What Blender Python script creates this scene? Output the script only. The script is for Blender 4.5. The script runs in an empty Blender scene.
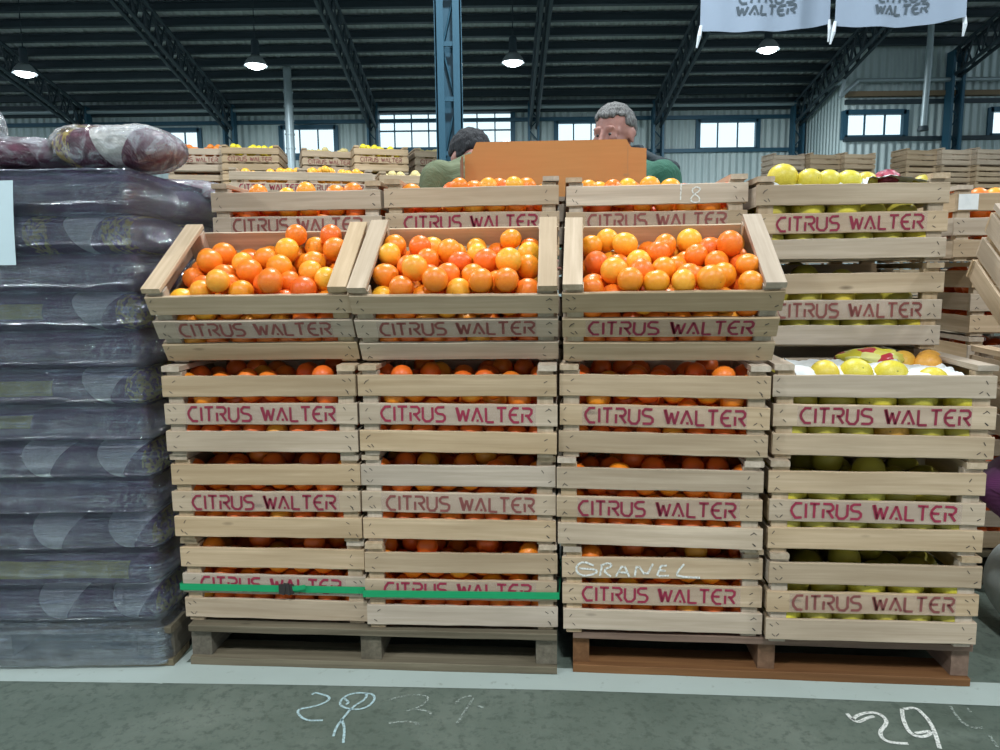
import bpy, math, random
import numpy as np
from mathutils import Vector, Matrix, Euler, noise
SC = bpy.context.scene
COL = SC.collection
R = math.radians
rnd = random.Random(7)

# ------------------------------------------------------------------ camera
F, PITCH, ROLL, CAMH = 750.0, R(7.72), R(0.68), 1.037
cam_data = bpy.data.cameras.new('camera')
cam_data.sensor_width = 36.0
cam_data.lens = 36.0 * F / 1000.0
cam_data.clip_start = 0.05
cam_data.clip_end = 200
cam = bpy.data.objects.new('camera', cam_data)
COL.objects.link(cam)
cam.matrix_world = Matrix.Translation((0, 0, CAMH)) @ Matrix.Rotation(R(90) - PITCH, 4, 'X') @ Matrix.Rotation(-ROLL, 4, 'Z')
SC.camera = cam

# ------------------------------------------------------------------ world, exposure
world = bpy.data.worlds.new('world')
SC.world = world
world.use_nodes = True
wbg = world.node_tree.nodes['Background']
wbg.inputs[0].default_value = (0.80, 0.92, 1.0, 1)
wbg.inputs[1].default_value = 1.8
SC.view_settings.view_transform = 'Standard'
SC.view_settings.look = 'None'
SC.view_settings.gamma = 1.0
SC.view_settings.use_curve_mapping = False
SC.view_settings.exposure = -0.30
SC.cycles.use_denoising = True
SC.cycles.max_bounces = 8
SC.cycles.transparent_max_bounces = 16
LAMP_W = 370.0


def at(px, py, Y=None, Z=None):
    """world point seen at a photo pixel, at distance Y or height Z"""
    a, b = (px - 500) / F, -(py - 375) / F
    cr, sr = math.cos(ROLL), math.sin(ROLL)
    x, u = a * cr + b * sr, -a * sr + b * cr
    c, s = math.cos(PITCH), math.sin(PITCH)
    d = Vector((x, c + u * s, -s + u * c))
    t = Y / d.y if Y is not None else (Z - CAMH) / d.z
    return Vector((0, 0, CAMH)) + d * t


# ------------------------------------------------------------------ helpers
class MB:
    """collects geometry, builds ONE mesh object"""
    def __init__(self):
        self.v, self.f, self.m, self.sm = [], [], [], []

    def add(self, verts, faces, mat=0, smooth=False, M=None):
        o = len(self.v)
        for p in verts:
            p = Vector(p)
            self.v.append(tuple(M @ p if M is not None else p))
        for f in faces:
            self.f.append([o + i for i in f]); self.m.append(mat); self.sm.append(smooth)

    def box(self, x0, x1, y0, y1, z0, z1, mat=0, M=None):
        v = [(x0, y0, z0), (x1, y0, z0), (x1, y1, z0), (x0, y1, z0), (x0, y0, z1), (x1, y0, z1), (x1, y1, z1), (x0, y1, z1)]
        f = [(0, 3, 2, 1), (4, 5, 6, 7), (0, 1, 5, 4), (1, 2, 6, 5), (2, 3, 7, 6), (3, 0, 4, 7)]
        self.add(v, f, mat, False, M)

    def board(self, L, h, t, jit=0.0008, seg=10, mat=0, M=None, seed=0, bow=0.0):
        """plank: long axis X centred on 0, y 0..t, z 0..h, slightly uneven sawn edges, chamfered front"""
        rr = random.Random(seed)
        V, Fc = [], []
        e = min(0.0018, t * .3)
        for i in range(seg + 1):
            x = -L / 2 + L * i / seg
            a, b = rr.uniform(-jit, jit), rr.uniform(-jit, jit)
            w = bow * math.sin(math.pi * i / seg)
            V += [(x, e, a), (x, t, a), (x, t, h + b), (x, e, h + b), (x, 0 + w, h + b - e), (x, 0 + w, a + e)]
        for i in range(seg):
            for k in range(6):
                p, q = i * 6 + k, i * 6 + (k + 1) % 6
                Fc.append((p, p + 6, q + 6, q))
        Fc.append((5, 4, 3, 2, 1, 0)[::1]); n = seg * 6
        Fc.append((n, n + 1, n + 2, n + 3, n + 4, n + 5))
        self.add(V, [tuple(reversed(f)) for f in Fc], mat, False, M)

    def tube(self, p0, p1, r0, r1=None, n=12, mat=0, caps=True, smooth=True):
        r1 = r0 if r1 is None else r1
        p0, p1 = Vector(p0), Vector(p1)
        d = (p1 - p0).normalized()
        a = d.orthogonal().normalized(); b = d.cross(a)
        V = []
        for p, r in ((p0, r0), (p1, r1)):
            for i in range(n):
                t = 2 * math.pi * i / n
                V.append(p + a * (r * math.cos(t)) + b * (r * math.sin(t)))
        Fc = [(i, (i + 1) % n, n + (i + 1) % n, n + i) for i in range(n)]
        self.add(V, Fc, mat, smooth)
        if caps:
            self.add(V[:n], [tuple(reversed(range(n)))], mat); self.add(V[n:], [tuple(range(n))], mat)

    def lathe(self, prof, n=20, mat=0, M=None, smooth=True):
        V, Fc = [], []
        for r, z in prof:
            for i in range(n):
                t = 2 * math.pi * i / n
                V.append((r * math.cos(t), r * math.sin(t), z))
        for k in range(len(prof) - 1):
            for i in range(n):
                Fc.append((k * n + i, k * n + (i + 1) % n, (k + 1) * n + (i + 1) % n, (k + 1) * n + i))
        self.add(V, Fc, mat, smooth, M)

    def ball(self, c, r, nu=14, nv=9, mat=0, sc=(1, 1, 1), M=None):
        V, Fc = [], []
        for j in range(nv + 1):
            ph = math.pi * j / nv
            for i in range(nu):
                t = 2 * math.pi * i / nu
                V.append((c[0] + r * sc[0] * math.sin(ph) * math.cos(t), c[1] + r * sc[1] * math.sin(ph) * math.sin(t), c[2] + r * sc[2] * math.cos(ph)))
        for j in range(nv):
            for i in range(nu):
                Fc.append((j * nu + i, (j + 1) * nu + i, (j + 1) * nu + (i + 1) % nu, j * nu + (i + 1) % nu))
        self.add(V, Fc, mat, True, M)

    def ribbon(self, pts, w, plane, mat=0):
        """flat painted stroke through 2-D points; plane maps (u, v) to 3-D"""
        pts = [Vector(p) for p in pts]
        for i in range(1, len(pts) - 1):            # sharp turn: two strokes
            if (pts[i] - pts[i - 1]).normalized().dot((pts[i + 1] - pts[i]).normalized()) < .1:
                self.ribbon(pts[:i + 1], w, plane, mat); self.ribbon(pts[i:], w, plane, mat)
                return
        n = len(pts)
        L, Rr = [], []
        for i in range(n):
            d0 = (pts[i] - pts[i - 1]).normalized() if i else (pts[1] - pts[0]).normalized()
            d1 = (pts[i + 1] - pts[i]).normalized() if i < n - 1 else d0
            t = (d0 + d1)
            t = t.normalized() if t.length > 1e-6 else d0
            nn = Vector((-t.y, t.x))
            k = max(0.45, nn.dot(Vector((-d0.y, d0.x))))
            L.append(pts[i] + nn * (w / 2 / k)); Rr.append(pts[i] - nn * (w / 2 / k))
        V = [plane(p.x, p.y) for p in L] + [plane(p.x, p.y) for p in Rr]
        self.add(V, [(i + n, i + 1 + n, i + 1, i) for i in range(n - 1)], mat)

    def mesh(self, name, mats):
        me = bpy.data.meshes.new(name)
        me.from_pydata(self.v, [], self.f)
        for m in (mats if isinstance(mats, (list, tuple)) else [mats]):
            me.materials.append(m)
        me.polygons.foreach_set('material_index', self.m)
        me.polygons.foreach_set('use_smooth', self.sm)
        me.update()
        return me

    def build(self, name, mats, parent=None, loc=None):
        return link(name, self.mesh(name, mats), parent, loc)


def link(name, me, parent=None, loc=None, rot=None):
    o = bpy.data.objects.new(name, me)
    COL.objects.link(o)
    if parent is not None:
        o.parent = parent
    if loc is not None:
        o.location = loc
    if rot is not None:
        o.rotation_euler = rot
    return o


def tag(o, label=None, cat=None, group=None, kind=None):
    for k, v in (('label', label), ('category', cat), ('group', group), ('kind', kind)):
        if v:
            o[k] = v
    return o


def empty(name, loc=(0, 0, 0), rot=(0, 0, 0)):
    o = bpy.data.objects.new(name, None)
    o.empty_display_size = 0.05
    COL.objects.link(o)
    o.location = loc; o.rotation_euler = rot
    return o


def structure(o):
    o['kind'] = 'structure'
    return o


def xf(loc, rot=(0, 0, 0)):
    return Matrix.Translation(loc) @ Euler(rot).to_matrix().to_4x4()


# ------------------------------------------------------------------ materials
class NT:
    def __init__(self, name):
        self.mat = bpy.data.materials.new(name)
        self.mat.use_nodes = True
        self.t = self.mat.node_tree
        self.n, self.l = self.t.nodes, self.t.links
        self.b = self.n['Principled BSDF']
        self.out = self.n['Material Output']

    def new(self, typ, **kw):
        nd = self.n.new(typ)
        for k, v in kw.items():
            if k.startswith('i_'):
                nd.inputs[int(k[2:])].default_value = v
            else:
                setattr(nd, k, v)
        return nd

    def link(self, a, b):
        self.l.new(a, b)

    def coords(self, scale=(1, 1, 1), kind='Object', rand=False):
        tc = self.new('ShaderNodeTexCoord')
        mp = self.new('ShaderNodeMapping')
        mp.inputs['Scale'].default_value = scale
        self.link(tc.outputs[kind], mp.inputs['Vector'])
        if rand:
            oi = self.new('ShaderNodeObjectInfo')
            mu = self.new('ShaderNodeMath', operation='MULTIPLY', i_1=37.0)
            self.link(oi.outputs['Random'], mu.inputs[0])
            cb = self.new('ShaderNodeCombineXYZ')
            for k in range(3):
                self.link(mu.outputs[0], cb.inputs[k])
            self.link(cb.outputs[0], mp.inputs['Location'])
        return mp.outputs[0]

    def noise(self, vec, scale=5, detail=4, rough=.55, dist=0.0):
        nd = self.new('ShaderNodeTexNoise')
        nd.inputs['Scale'].default_value = scale
        nd.inputs['Detail'].default_value = detail
        nd.inputs['Roughness'].default_value = rough
        nd.inputs['Distortion'].default_value = dist
        self.link(vec, nd.inputs['Vector'])
        return nd.outputs['Fac']

    def ramp(self, fac, stops, interp='LINEAR'):
        nd = self.new('ShaderNodeValToRGB')
        cr = nd.color_ramp
        cr.interpolation = interp
        while len(cr.elements) < len(stops):
            cr.elements.new(0.5)
        for e, (p, c) in zip(cr.elements, stops):
            e.position = p
            e.color = (c, c, c, 1) if isinstance(c, (int, float)) else (*c, 1)
        self.link(fac, nd.inputs[0])
        return nd.outputs[0]

    def mix(self, fac, a, b, mode='MIX'):
        nd = self.new('ShaderNodeMix', data_type='RGBA', blend_type=mode)
        for idx, v in ((0, fac), (6, a), (7, b)):
            if hasattr(v, 'is_linked') or hasattr(v, 'links'):
                self.link(v, nd.inputs[idx])
            elif idx == 0:
                nd.inputs[0].default_value = v
            else:
                nd.inputs[idx].default_value = (*v, 1)
        return nd.outputs[2]

    def bump(self, h, strength=.3, dist=.01):
        nd = self.new('ShaderNodeBump')
        nd.inputs['Strength'].default_value = strength
        nd.inputs['Distance'].default_value = dist
        self.link(h, nd.inputs['Height'])
        self.link(nd.outputs[0], self.b.inputs['Normal'])
        return nd.outputs[0]

    def set(self, color=None, rough=None, metal=None, spec=None, **kw):
        def put(k, v):
            if hasattr(v, 'links'):
                self.link(v, self.b.inputs[k])
            elif k == 'Base Color':
                self.b.inputs[k].default_value = (*v, 1)
            else:
                self.b.inputs[k].default_value = v
        for k, v in (('Base Color', color), ('Roughness', rough), ('Metallic', metal), ('Specular IOR Level', spec)):
            if v is not None:
                put(k, v)
        for k, v in kw.items():
            put(k, v)
        return self.mat


def plain(name, col, rough=.6, metal=0.0, var=.08, scale=14, **kw):
    n = NT(name)
    v = n.coords((1, 1, 1))
    f = n.noise(v, scale, 4)
    c = n.mix(f, tuple(x * (1 - var) for x in col), tuple(min(1, x * (1 + var)) for x in col))
    return n.set(c, rough, metal, **kw)


def wood(name, axis, light, dark, rough=.75, knots=True):
    n = NT(name)
    s = {'x': (1.6, 40, 40), 'y': (40, 1.6, 40), 'z': (40, 40, 1.6)}[axis]
    v = n.coords(s, rand=True)
    g = n.noise(v, 1.6, 5, .6, .35)
    base = n.ramp(g, [(.25, dark), (.52, tuple((a + b) / 2 for a, b in zip(light, dark))), (.72, light)])
    v2 = n.coords({'x': (2.2, 8, 8), 'y': (8, 2.2, 8), 'z': (8, 8, 2.2)}[axis], rand=True)
    bl = n.noise(v2, 1.3, 3)
    base = n.mix(n.ramp(bl, [(.35, .0), (.75, .45)]), base, tuple(x * .72 for x in dark))
    if knots:
        v3 = n.coords({'x': (5, 16, 16), 'y': (16, 5, 16), 'z': (16, 16, 5)}[axis], rand=True)
        vo = n.new('ShaderNodeTexVoronoi'); vo.inputs['Scale'].default_value = .75
        n.link(v3, vo.inputs['Vector'])
        k = n.ramp(vo.outputs['Distance'], [(.0, .9), (.045, .55), (.085, 0)])
        base = n.mix(k, base, tuple(x * .38 for x in dark))
    oi = n.new('ShaderNodeObjectInfo')
    hs = n.new('ShaderNodeHueSaturation')
    hs.inputs['Hue'].default_value = .5
    vr = n.ramp(oi.outputs['Random'], [(0, .84), (1, 1.10)])
    mul = n.new('ShaderNodeMath', operation='MULTIPLY', i_1=1.0)
    n.link(vr, mul.inputs[0]); n.link(mul.outputs[0], hs.inputs['Value'])
    m2 = n.new('ShaderNodeMath', operation='MULTIPLY', i_1=7.31); n.link(oi.outputs['Random'], m2.inputs[0])
    fr = n.new('ShaderNodeMath', operation='FRACT'); n.link(m2.outputs[0], fr.inputs[0])
    sr_ = n.ramp(fr.outputs[0], [(0, .70), (1, 1.15)])
    n.link(sr_, hs.inputs['Saturation'])
    n.link(base, hs.inputs['Color'])
    n.bump(g, .25, .002)
    return n.set(hs.outputs[0], rough, spec=.25)


CL, CD = (.64, .505, .36), (.42, .31, .20)
M = {}
for ax in 'xyz':
    M['crate_' + ax] = wood('pale_crate_wood_' + ax, ax, CL, CD)
    M['pallet_' + ax] = wood('grey_pallet_wood_' + ax, ax, (.22, .185, .125), (.10, .082, .052))
    M['redpal_' + ax] = wood('brown_pallet_wood_' + ax, ax, (.25, .135, .072), (.13, .065, .034))
M['staple'] = plain('dark_staple', (.035, .03, .028), .5)
for nm_, c_ in (('print_red', (.25, .024, .05)), ('print_crimson', (.31, .026, .060)), ('print_brown', (.24, .075, .065))):
    M[nm_] = plain('stencil_' + nm_, c_, .8, var=.35, scale=70)
n = NT('pale_pink_print')
n.b.inputs['Alpha'].default_value = .24
M['print_pink'] = n.set((.60, .47, .42), .8)


def fruit_mat(name, c1, c2, c3, rough=.34):
    n = NT(name)
    v = n.coords((1, 1, 1), rand=True)
    f = n.noise(v, 14, 3)
    c = n.ramp(f, [(.3, c1), (.52, c2), (.75, c3)])
    oi = n.new('ShaderNodeObjectInfo')
    hs = n.new('ShaderNodeHueSaturation')
    h = n.ramp(oi.outputs['Random'], [(0, .488), (1, .512)])
    n.link(h, hs.inputs['Hue']); n.link(c, hs.inputs['Color'])
    vv = n.coords((1, 1, 1))
    n.bump(n.noise(vv, 420, 2), .18, .001)
    return n.set(hs.outputs[0], rough, spec=.5)


M['orange_deep'] = fruit_mat('deep_orange_peel', (.82, .15, .012), (.87, .195, .014), (.88, .25, .02))
M['orange'] = fruit_mat('orange_peel', (.84, .20, .012), (.89, .26, .014), (.91, .33, .02))
M['orange_gold'] = fruit_mat('golden_orange_peel', (.92, .32, .02), (.93, .42, .03), (.93, .50, .05))
M['calyx'] = plain('green_calyx', (.10, .13, .03), .8)
M['grapefruit'] = fruit_mat('yellow_citrus_peel', (.60, .47, .04), (.68, .56, .05), (.74, .63, .09), .4)
M['grapefruit_green'] = fruit_mat('green_yellow_citrus_peel', (.42, .36, .045), (.52, .45, .06), (.60, .53, .08), .4)
M['amber'] = fruit_mat('amber_citrus_peel', (.62, .30, .04), (.70, .38, .05), (.76, .46, .08), .4)
M['blue_steel'] = plain('blue_painted_steel', (.020, .090, .145), .5, .1)
M['dark_steel'] = plain('dark_blue_grey_steel', (.022, .042, .055), .6, .1)
M['pipe'] = plain('galvanised_pipe', (.30, .38, .41), .45, .4)
M['wall_white'] = plain('white_enamel', (.75, .80, .82), .4)

# corrugated cladding
def corrugated(name, c1, c2, axis='x', freq=5.5, rough=.6):
    n = NT(name)
    v = n.coords((1, 1, 1))
    w = n.new('ShaderNodeTexWave', wave_type='BANDS', bands_direction=axis.upper())
    w.inputs['Scale'].default_value = freq
    n.link(v, w.inputs['Vector'])
    f = n.noise(n.coords((.8, .8, .25)), 1.2, 5, .6)
    c = n.mix(n.ramp(f, [(.3, 0.0), (.7, 1.0)]), c1, c2)
    n.bump(w.outputs['Fac'], .9, .05)
    return n.set(c, rough, .0)


M['wall'] = corrugated('pale_blue_corrugated_wall', (.40, .52, .54), (.54, .66, .67), 'x', 1.6)
M['roof'] = corrugated('grey_corrugated_roof', (.42, .50, .53), (.60, .67, .70), 'x', 1.6)

# concrete floor
n = NT('green_grey_concrete')
v = n.coords((1, 1, 1))
f1 = n.noise(v, 2.2, 6, .65)
f2 = n.noise(v, 38, 5, .7)
c = n.ramp(f1, [(.28, (.10, .132, .108)), (.5, (.14, .175, .146)), (.72, (.20, .235, .20))])
c = n.mix(n.ramp(f2, [(.36, .55), (.50, .0)]), c, (.06, .078, .066))
c = n.mix(n.ramp(n.noise(v, 17, 6, .75), [(.60, 0.), (.78, .35)]), c, (.30, .34, .30))
rg = n.ramp(f1, [(.3, .42), (.7, .62)])
n.bump(f2, .25, .004)
M['floor'] = n.set(c, rg, spec=.35)

n = NT('worn_white_line_paint')
v = n.coords((1, 1, 1))
f1 = n.noise(v, 26, 6, .7)
c = n.mix(n.ramp(f1, [(.60, 0.), (.72, .8)]), (.47, .55, .52), (.22, .26, .22))
c = n.mix(n.ramp(n.noise(v, 4, 3), [(.35, .0), (.7, .35)]), c, (.38, .44, .40))
M['line'] = n.set(c, .6)


def chalk(name, col, amount):
    n = NT(name)
    v = n.coords((1, 1, 1))
    f = n.noise(v, 190, 3, .7)
    a = n.ramp(f, [(.5 - amount * .3, 0.0), (.62 - amount * .1, 1.0)])
    n.link(a, n.b.inputs['Alpha'])
    return n.set(col, .95)


M['chalk_blue'] = chalk('pale_blue_chalk', (.50, .68, .72), .85)
M['chalk_white'] = chalk('white_chalk', (.80, .82, .78), .85)
M['chalk_faint'] = chalk('faint_chalk', (.40, .46, .42), .22)


# ------------------------------------------------------------------ the setting: floor, roof, walls
ZE, YW, SL = 5.95, 22.0, .225          # eave height, far wall distance, roof slope
roofz = lambda y: ZE + SL * (YW - y) if y > 3 else ZE + SL * (YW - 3) - SL * (3 - y)

b = MB(); b.box(-30, 30, -18, 26, -.3, 0)
structure(b.build('floor', M['floor']))

b = MB()
for (y0, y1) in ((YW + .3, 3.0), (3.0, -16.0)):
    z0, z1 = roofz(y0), roofz(y1)
    b.add([(-30, y0, z0), (30, y0, z0), (30, y1, z1), (-30, y1, z1), (-30, y0, z0 + .08), (30, y0, z0 + .08), (30, y1, z1 + .08), (-30, y1, z1 + .08)],
          [(0, 1, 2, 3), (7, 6, 5, 4), (0, 4, 5, 1), (1, 5, 6, 2), (2, 6, 7, 3), (3, 7, 4, 0)])
structure(b.build('ceiling', M['roof']))

# purlins: dark C-channels across the bays
k = 0
y = YW - .5
while y > 10:
    b = MB()
    z = roofz(y)
    b.box(-24, 24, y - .03, y + .03, z - .19, z - .03)
    b.box(-24, 24, y - .07, y + .07, z - .06, z - .03)
    b.box(-24, 24, y - .07, y + .07, z - .20, z - .18)
    structure(b.build('beam_%d' % (k + 1), M['dark_steel'])); k += 1
    y -= .60

XR = at(803, 110, YW).x                # where the wall steps forward
YR = 19.4
wins = []                               # (x0, x1, z0, z1, Y, panes across, panes down, frame)


def win(px0, px1, py0, py1, Y, nx, nz):
    a, c_ = at(px0, py0, Y), at(px1, py1, Y)
    wins.append((a.x, c_.x, c_.z, a.z, Y, nx, nz))


win(140, 201, 131, 153, YW, 4, 1)
win(281, 337, 128, 157, YW, 3, 1)
win(377, 446, 113, 149, YW, 4, 2)
win(459, 513, 112, 148, YW, 3, 2)
win(556, 626, 122, 150, YW, 4, 1)
win(698, 757, 121, 149, YW, 3, 1)
win(845, 904, 113, 137, YR, 3, 1)
win(990, 1050, 110, 135, YR, 3, 1)


def wall_with_windows(name, x0, x1, Y, ztop, ws, th=.12):
    b = MB()
    xs = x0
    for w in sorted(ws):
        if w[0] > xs:
            b.box(xs, w[0], Y, Y + th, 0, ztop)
        b.box(w[0], w[1], Y, Y + th, 0, w[2]); b.box(w[0], w[1], Y, Y + th, w[3], ztop)
        xs = w[1]
    b.box(xs, x1, Y, Y + th, 0, ztop)
    return structure(b.build(name, M['wall']))


wall_with_windows('wall_back', -24, XR, YW, roofz(YW) + .02, [w for w in wins if w[4] == YW])
wall_with_windows('wall_right', XR, 24, YR, roofz(YR) + .02, [w for w in wins if w[4] == YR])
b = MB()
b.add([(XR, YR + .12, 0), (XR, YW, 0), (XR, YW, roofz(YW)), (XR, YR + .12, roofz(YR)), (XR + .1, YR + .12, 0), (XR + .1, YW, 0), (XR + .1, YW, roofz(YW)), (XR + .1, YR + .12, roofz(YR))],
      [(0, 3, 2, 1), (4, 5, 6, 7), (0, 1, 5, 4), (1, 2, 6, 5), (2, 3, 7, 6), (3, 0, 4, 7)])
structure(b.build('wall_step', corrugated('pale_blue_corrugated_return', (.40, .52, .54), (.54, .66, .67), 'y', 1.6)))

b = MB()
YF, zt_ = -16.0, roofz(-16.0)  # unseen wall with door and window openings, added to give reflections contrast
for x0, x1, z0, z1 in ((-30, -15, 0, 3.6), (-9, -4.5, 0, 3.6), (4.5, 9, 0, 3.6), (15, 30, 0, 3.6), (-30, 30, 5.0, zt_)):
    b.box(x0, x1, YF, YF + .12, z0, z1)
for x0 in range(-30, 31, 5):
    b.box(x0 - .35, x0 + .35, YF, YF + .12, 3.6, 5.0)
for x0, x1 in ((-15, -9), (-4.5, 4.5), (9, 15)):
    b.box(x0, x1, YF - .02, YF + .14, 3.35, 3.6)
structure(b.build('added_wall_front', M['wall']))

n = NT('window_glass')
tr = n.new('ShaderNodeBsdfTransparent'); gl = n.new('ShaderNodeBsdfGlossy'); gl.inputs['Roughness'].default_value = .05
mx = n.new('ShaderNodeMixShader'); mx.inputs[0].default_value = .06
tr.inputs[0].default_value = (.95, 1, 1, 1)
n.link(tr.outputs[0], mx.inputs[1]); n.link(gl.outputs[0], mx.inputs[2]); n.link(mx.outputs[0], n.out.inputs[0])
M['glass'] = n.mat

for i, (x0, x1, z0, z1, Y, nx, nz) in enumerate(wins):
    w = structure(empty('window_%d' % (i + 1), ((x0 + x1) / 2, Y, z0)))
    hw, hh = (x1 - x0) / 2, z1 - z0
    f = .07
    b = MB()
    for s in (-1, 1):
        b.box(s * hw - f / 2 - .03, s * hw + f / 2 + .03, -.06, .08, -.05, hh + .05)
    b.box(-hw, hw, -.06, .08, -.07, .05); b.box(-hw, hw, -.06, .08, hh - .05, hh + .07)
    for k in range(1, nx):
        x = -hw + 2 * hw * k / nx
        b.box(x - .018, x + .018, -.01, .03, 0, hh)
    for k in range(1, nz):
        b.box(-hw, hw, -.02, .05, hh * k / nz - .018, hh * k / nz + .018)
    b.build('window_frame', M['blue_steel'], w)
    b = MB(); b.box(-hw, hw, .05, .06, 0, hh)
    b.build('glass_pane', M['glass'], w)

# girts and the lattice frame posts of the far wall
k = 1
for zz in (at(600, 119, YW).z, at(600, 152, YW).z):
    b = MB(); b.box(-24, XR, YW - .10, YW - .001, zz - .05, zz + .05)
    structure(b.build('trim_%d' % k, M['blue_steel'])); k += 1
for zz in (at(900, 102, YR).z, at(900, 139, YR).z):
    b = MB(); b.box(XR, 24, YR - .10, YR - .001, zz - .05, zz + .05)
    structure(b.build('trim_%d' % k, M['dark_steel'])); k += 1
b = MB(); zz = at(920, 94, YR).z; b.box(XR, 24, YR - .16, YR - .001, zz - .07, zz + .05)
structure(b.build('trim_%d' % k, plain('brown_timber', (.20, .15, .09), .8))); k += 1
b = MB(); b.box(-24, XR, YW - .18, YW - .02, ZE - .42, ZE - .12)
structure(b.build('trim_%d' % k, M['dark_steel'])); k += 1


def lattice_column(name, x, Y, z1, w=.26, d=.3, bar=.06):
    b = MB()
    for s in (-1, 1):
        b.box(x + s * (w / 2) - bar / 2, x + s * (w / 2) + bar / 2, Y - d, Y, 0, z1)
    z, s = .2, 1
    while z < z1 - .3:
        b.tube((x - s * w / 2, Y - d / 2, z), (x + s * w / 2, Y - d / 2, z + .3), .018, n=6)
        z += .3; s = -s
    return structure(b.build(name, M['blue_steel']))


def lattice_rafter(name, x, y0, y1, depth=.55):
    b = MB()
    L = math.hypot(y1 - y0, roofz(y1) - roofz(y0))
    nseg = max(4, int(L / .55))
    lo = lambda y: roofz(y) - .38 - depth
    for s in (-.09, .09):
        for off in (.34, .38 + depth):
            za, zb = roofz(y0) - off, roofz(y1) - off
            b.tube((x + s, y0, za), (x + s, y1, zb), .045, n=6)
    for i in range(nseg):
        ya, yb = y0 + (y1 - y0) * i / nseg, y0 + (y1 - y0) * (i + 1) / nseg
        ym = (ya + yb) / 2
        for s in (-.09, .09):
            b.tube((x + s, ya, lo(ya)), (x + s, ym, roofz(ym) - .34), .024, n=6)
            b.tube((x + s, ym, roofz(ym) - .34), (x + s, yb, lo(yb)), .024, n=6)
    return structure(b.build(name, M['dark_steel']))


i = 1
for px in (88, 232, 374, 533, 656):
    x = at(px, 110, YW).x
    lattice_column('column_%d' % i, x, YW - .12, ZE - .2)
    lattice_rafter('rafter_%d' % i, x, YW - .2, 9.0); i += 1
for px, Y in ((803, YW - .1), (950, YR - .12)):
    x = at(px, 110, Y).x
    lattice_column('column_%d' % i, x - (.2 if px == 803 else 0), Y, roofz(Y) - .3)
    lattice_rafter('rafter_%d' % i, x - (.2 if px == 803 else 0), Y - .1, 9.0); i += 1

# the tall blue steel post in the middle of the hall
pc = at(450, 140, 6.2)
b = MB()
for s in (-1, 1):
    xx = pc.x + s * .072
    b.box(xx - .036, xx + .036, 6.2, 6.214, 0, roofz(6.2) - .3)
    b.box(xx + s * .018, xx + s * .030, 6.2, 6.34, 0, roofz(6.2) - .3)
    b.box(xx - .030, xx + .030, 6.326, 6.34, 0, roofz(6.2) - .3)
b.box(pc.x - .05, pc.x + .05, 6.30, 6.31, 0, roofz(6.2) - .3)
z, s = .3, 1
while z < roofz(6.2) - .6:
    b.box(pc.x - .05, pc.x + .05, 6.215, 6.235, z, z + .035)
    b.tube((pc.x - s * .05, 6.27, z), (pc.x + s * .05, 6.27, z + .42), .009, n=6)
    z += .42; s = -s
structure(b.build('column_%d' % i, M['blue_steel']))


# ------------------------------------------------------------------ lamps of the hall
n = NT('lamp_glow')
em = n.new('ShaderNodeEmission'); em.inputs[0].default_value = (.86, .97, 1, 1); em.inputs[1].default_value = 14
n.link(em.outputs[0], n.out.inputs[0]); M['glow'] = n.mat
n = NT('aluminium_reflector'); M['alu'] = n.set((.42, .47, .5), .35, .7)


def high_bay(x, y, z, label, group=None):
    t = tag(empty('high_bay_lamp', (x, y, z)), label, 'lamp', group)
    b = MB()
    b.lathe([(.245, 0), (.25, .01), (.225, .07), (.15, .17), (.10, .21), (.095, .20), (.14, .16), (.215, .065), (.235, .012), (.245, 0)], 24)
    b.build('reflector', M['alu'], t)
    b = MB(); b.lathe([(0.0, .56), (.07, .55), (.085, .50), (.085, .26), (.10, .21), (0, .205)], 18)
    b.build('ballast_housing', M['dark_steel'], t)
    b = MB(); b.lathe([(0, -.075), (.09, -.062), (.17, -.03), (.205, .03), (.205, .05), (0, .06)], 20)
    b.build('glowing_lens', M['glow'], t)
    b = MB(); b.tube((0, 0, .55), (0, 0, roofz(y) - z + .02), .012, n=6)
    b.build('hanging_rod', M['dark_steel'], t)
    ld = bpy.data.lights.new('lamp_light', 'AREA')
    ld.shape = 'DISK'; ld.size = .40; ld.energy = LAMP_W; ld.color = (.93, .98, 1.0)
    lo = bpy.data.objects.new('lamp_light', ld); COL.objects.link(lo)
    lo.parent = t; lo.location = (0, 0, -.085)
    return t


for px, py, lb in ((25, 74, 'glowing bell-shaped hall lamp above the loose onion sacks'),
                   (256, 66, 'glowing bell-shaped hall lamp hanging over the far crates by the plastic duct'),
                   (513, 63, 'glowing bell-shaped hall lamp just beside the blue steel post'),
                   (768, 50, 'glowing bell-shaped hall lamp under the white banners')):
    p = at(px, py, 17.0)
    high_bay(p.x, 17.0, p.z, lb)
for yy in (4.2, -2.2):
    for xx in (-5.6, .2, 6.0):
        high_bay(xx, yy, 5.9, 'bell-shaped hall lamp hanging high over the aisle in front of the crates', 'hall lamps above the aisle')

# pipes and ducts along the far wall
b = MB()
p0, p1 = at(0, 112, YW - .35), at(842, 96, 20.2)
zpipe = at(420, 108, YW - .35).z
xa, xb = XR - .15, XR + .55
zc = at(900, 80, YR - .3).z
b.tube((-22, YW - .35, zpipe), (xa, YW - .35, zpipe), .055)
b.tube((xa, YW - .35, zpipe), (xa, YR - .3, zpipe), .055)
b.tube((xa, YR - .3, zpipe), (at(840, 97, YR - .3).x, YR - .3, at(840, 97, YR - .3).z), .05)
b.tube((at(840, 97, YR - .3).x, YR - .3, at(840, 97, YR - .3).z), (at(858, 80, YR - .3).x, YR - .3, zc), .05)
b.tube((at(858, 80, YR - .3).x, YR - .3, zc), (20, YR - .3, zc), .05)
tag(b.build('wall_pipe', M['pipe']), 'long grey pipe running along the far wall and stepping up over the right bay', 'pipe')
a_, c_ = at(288, 92, 20), at(289, 150, 20)
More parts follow.
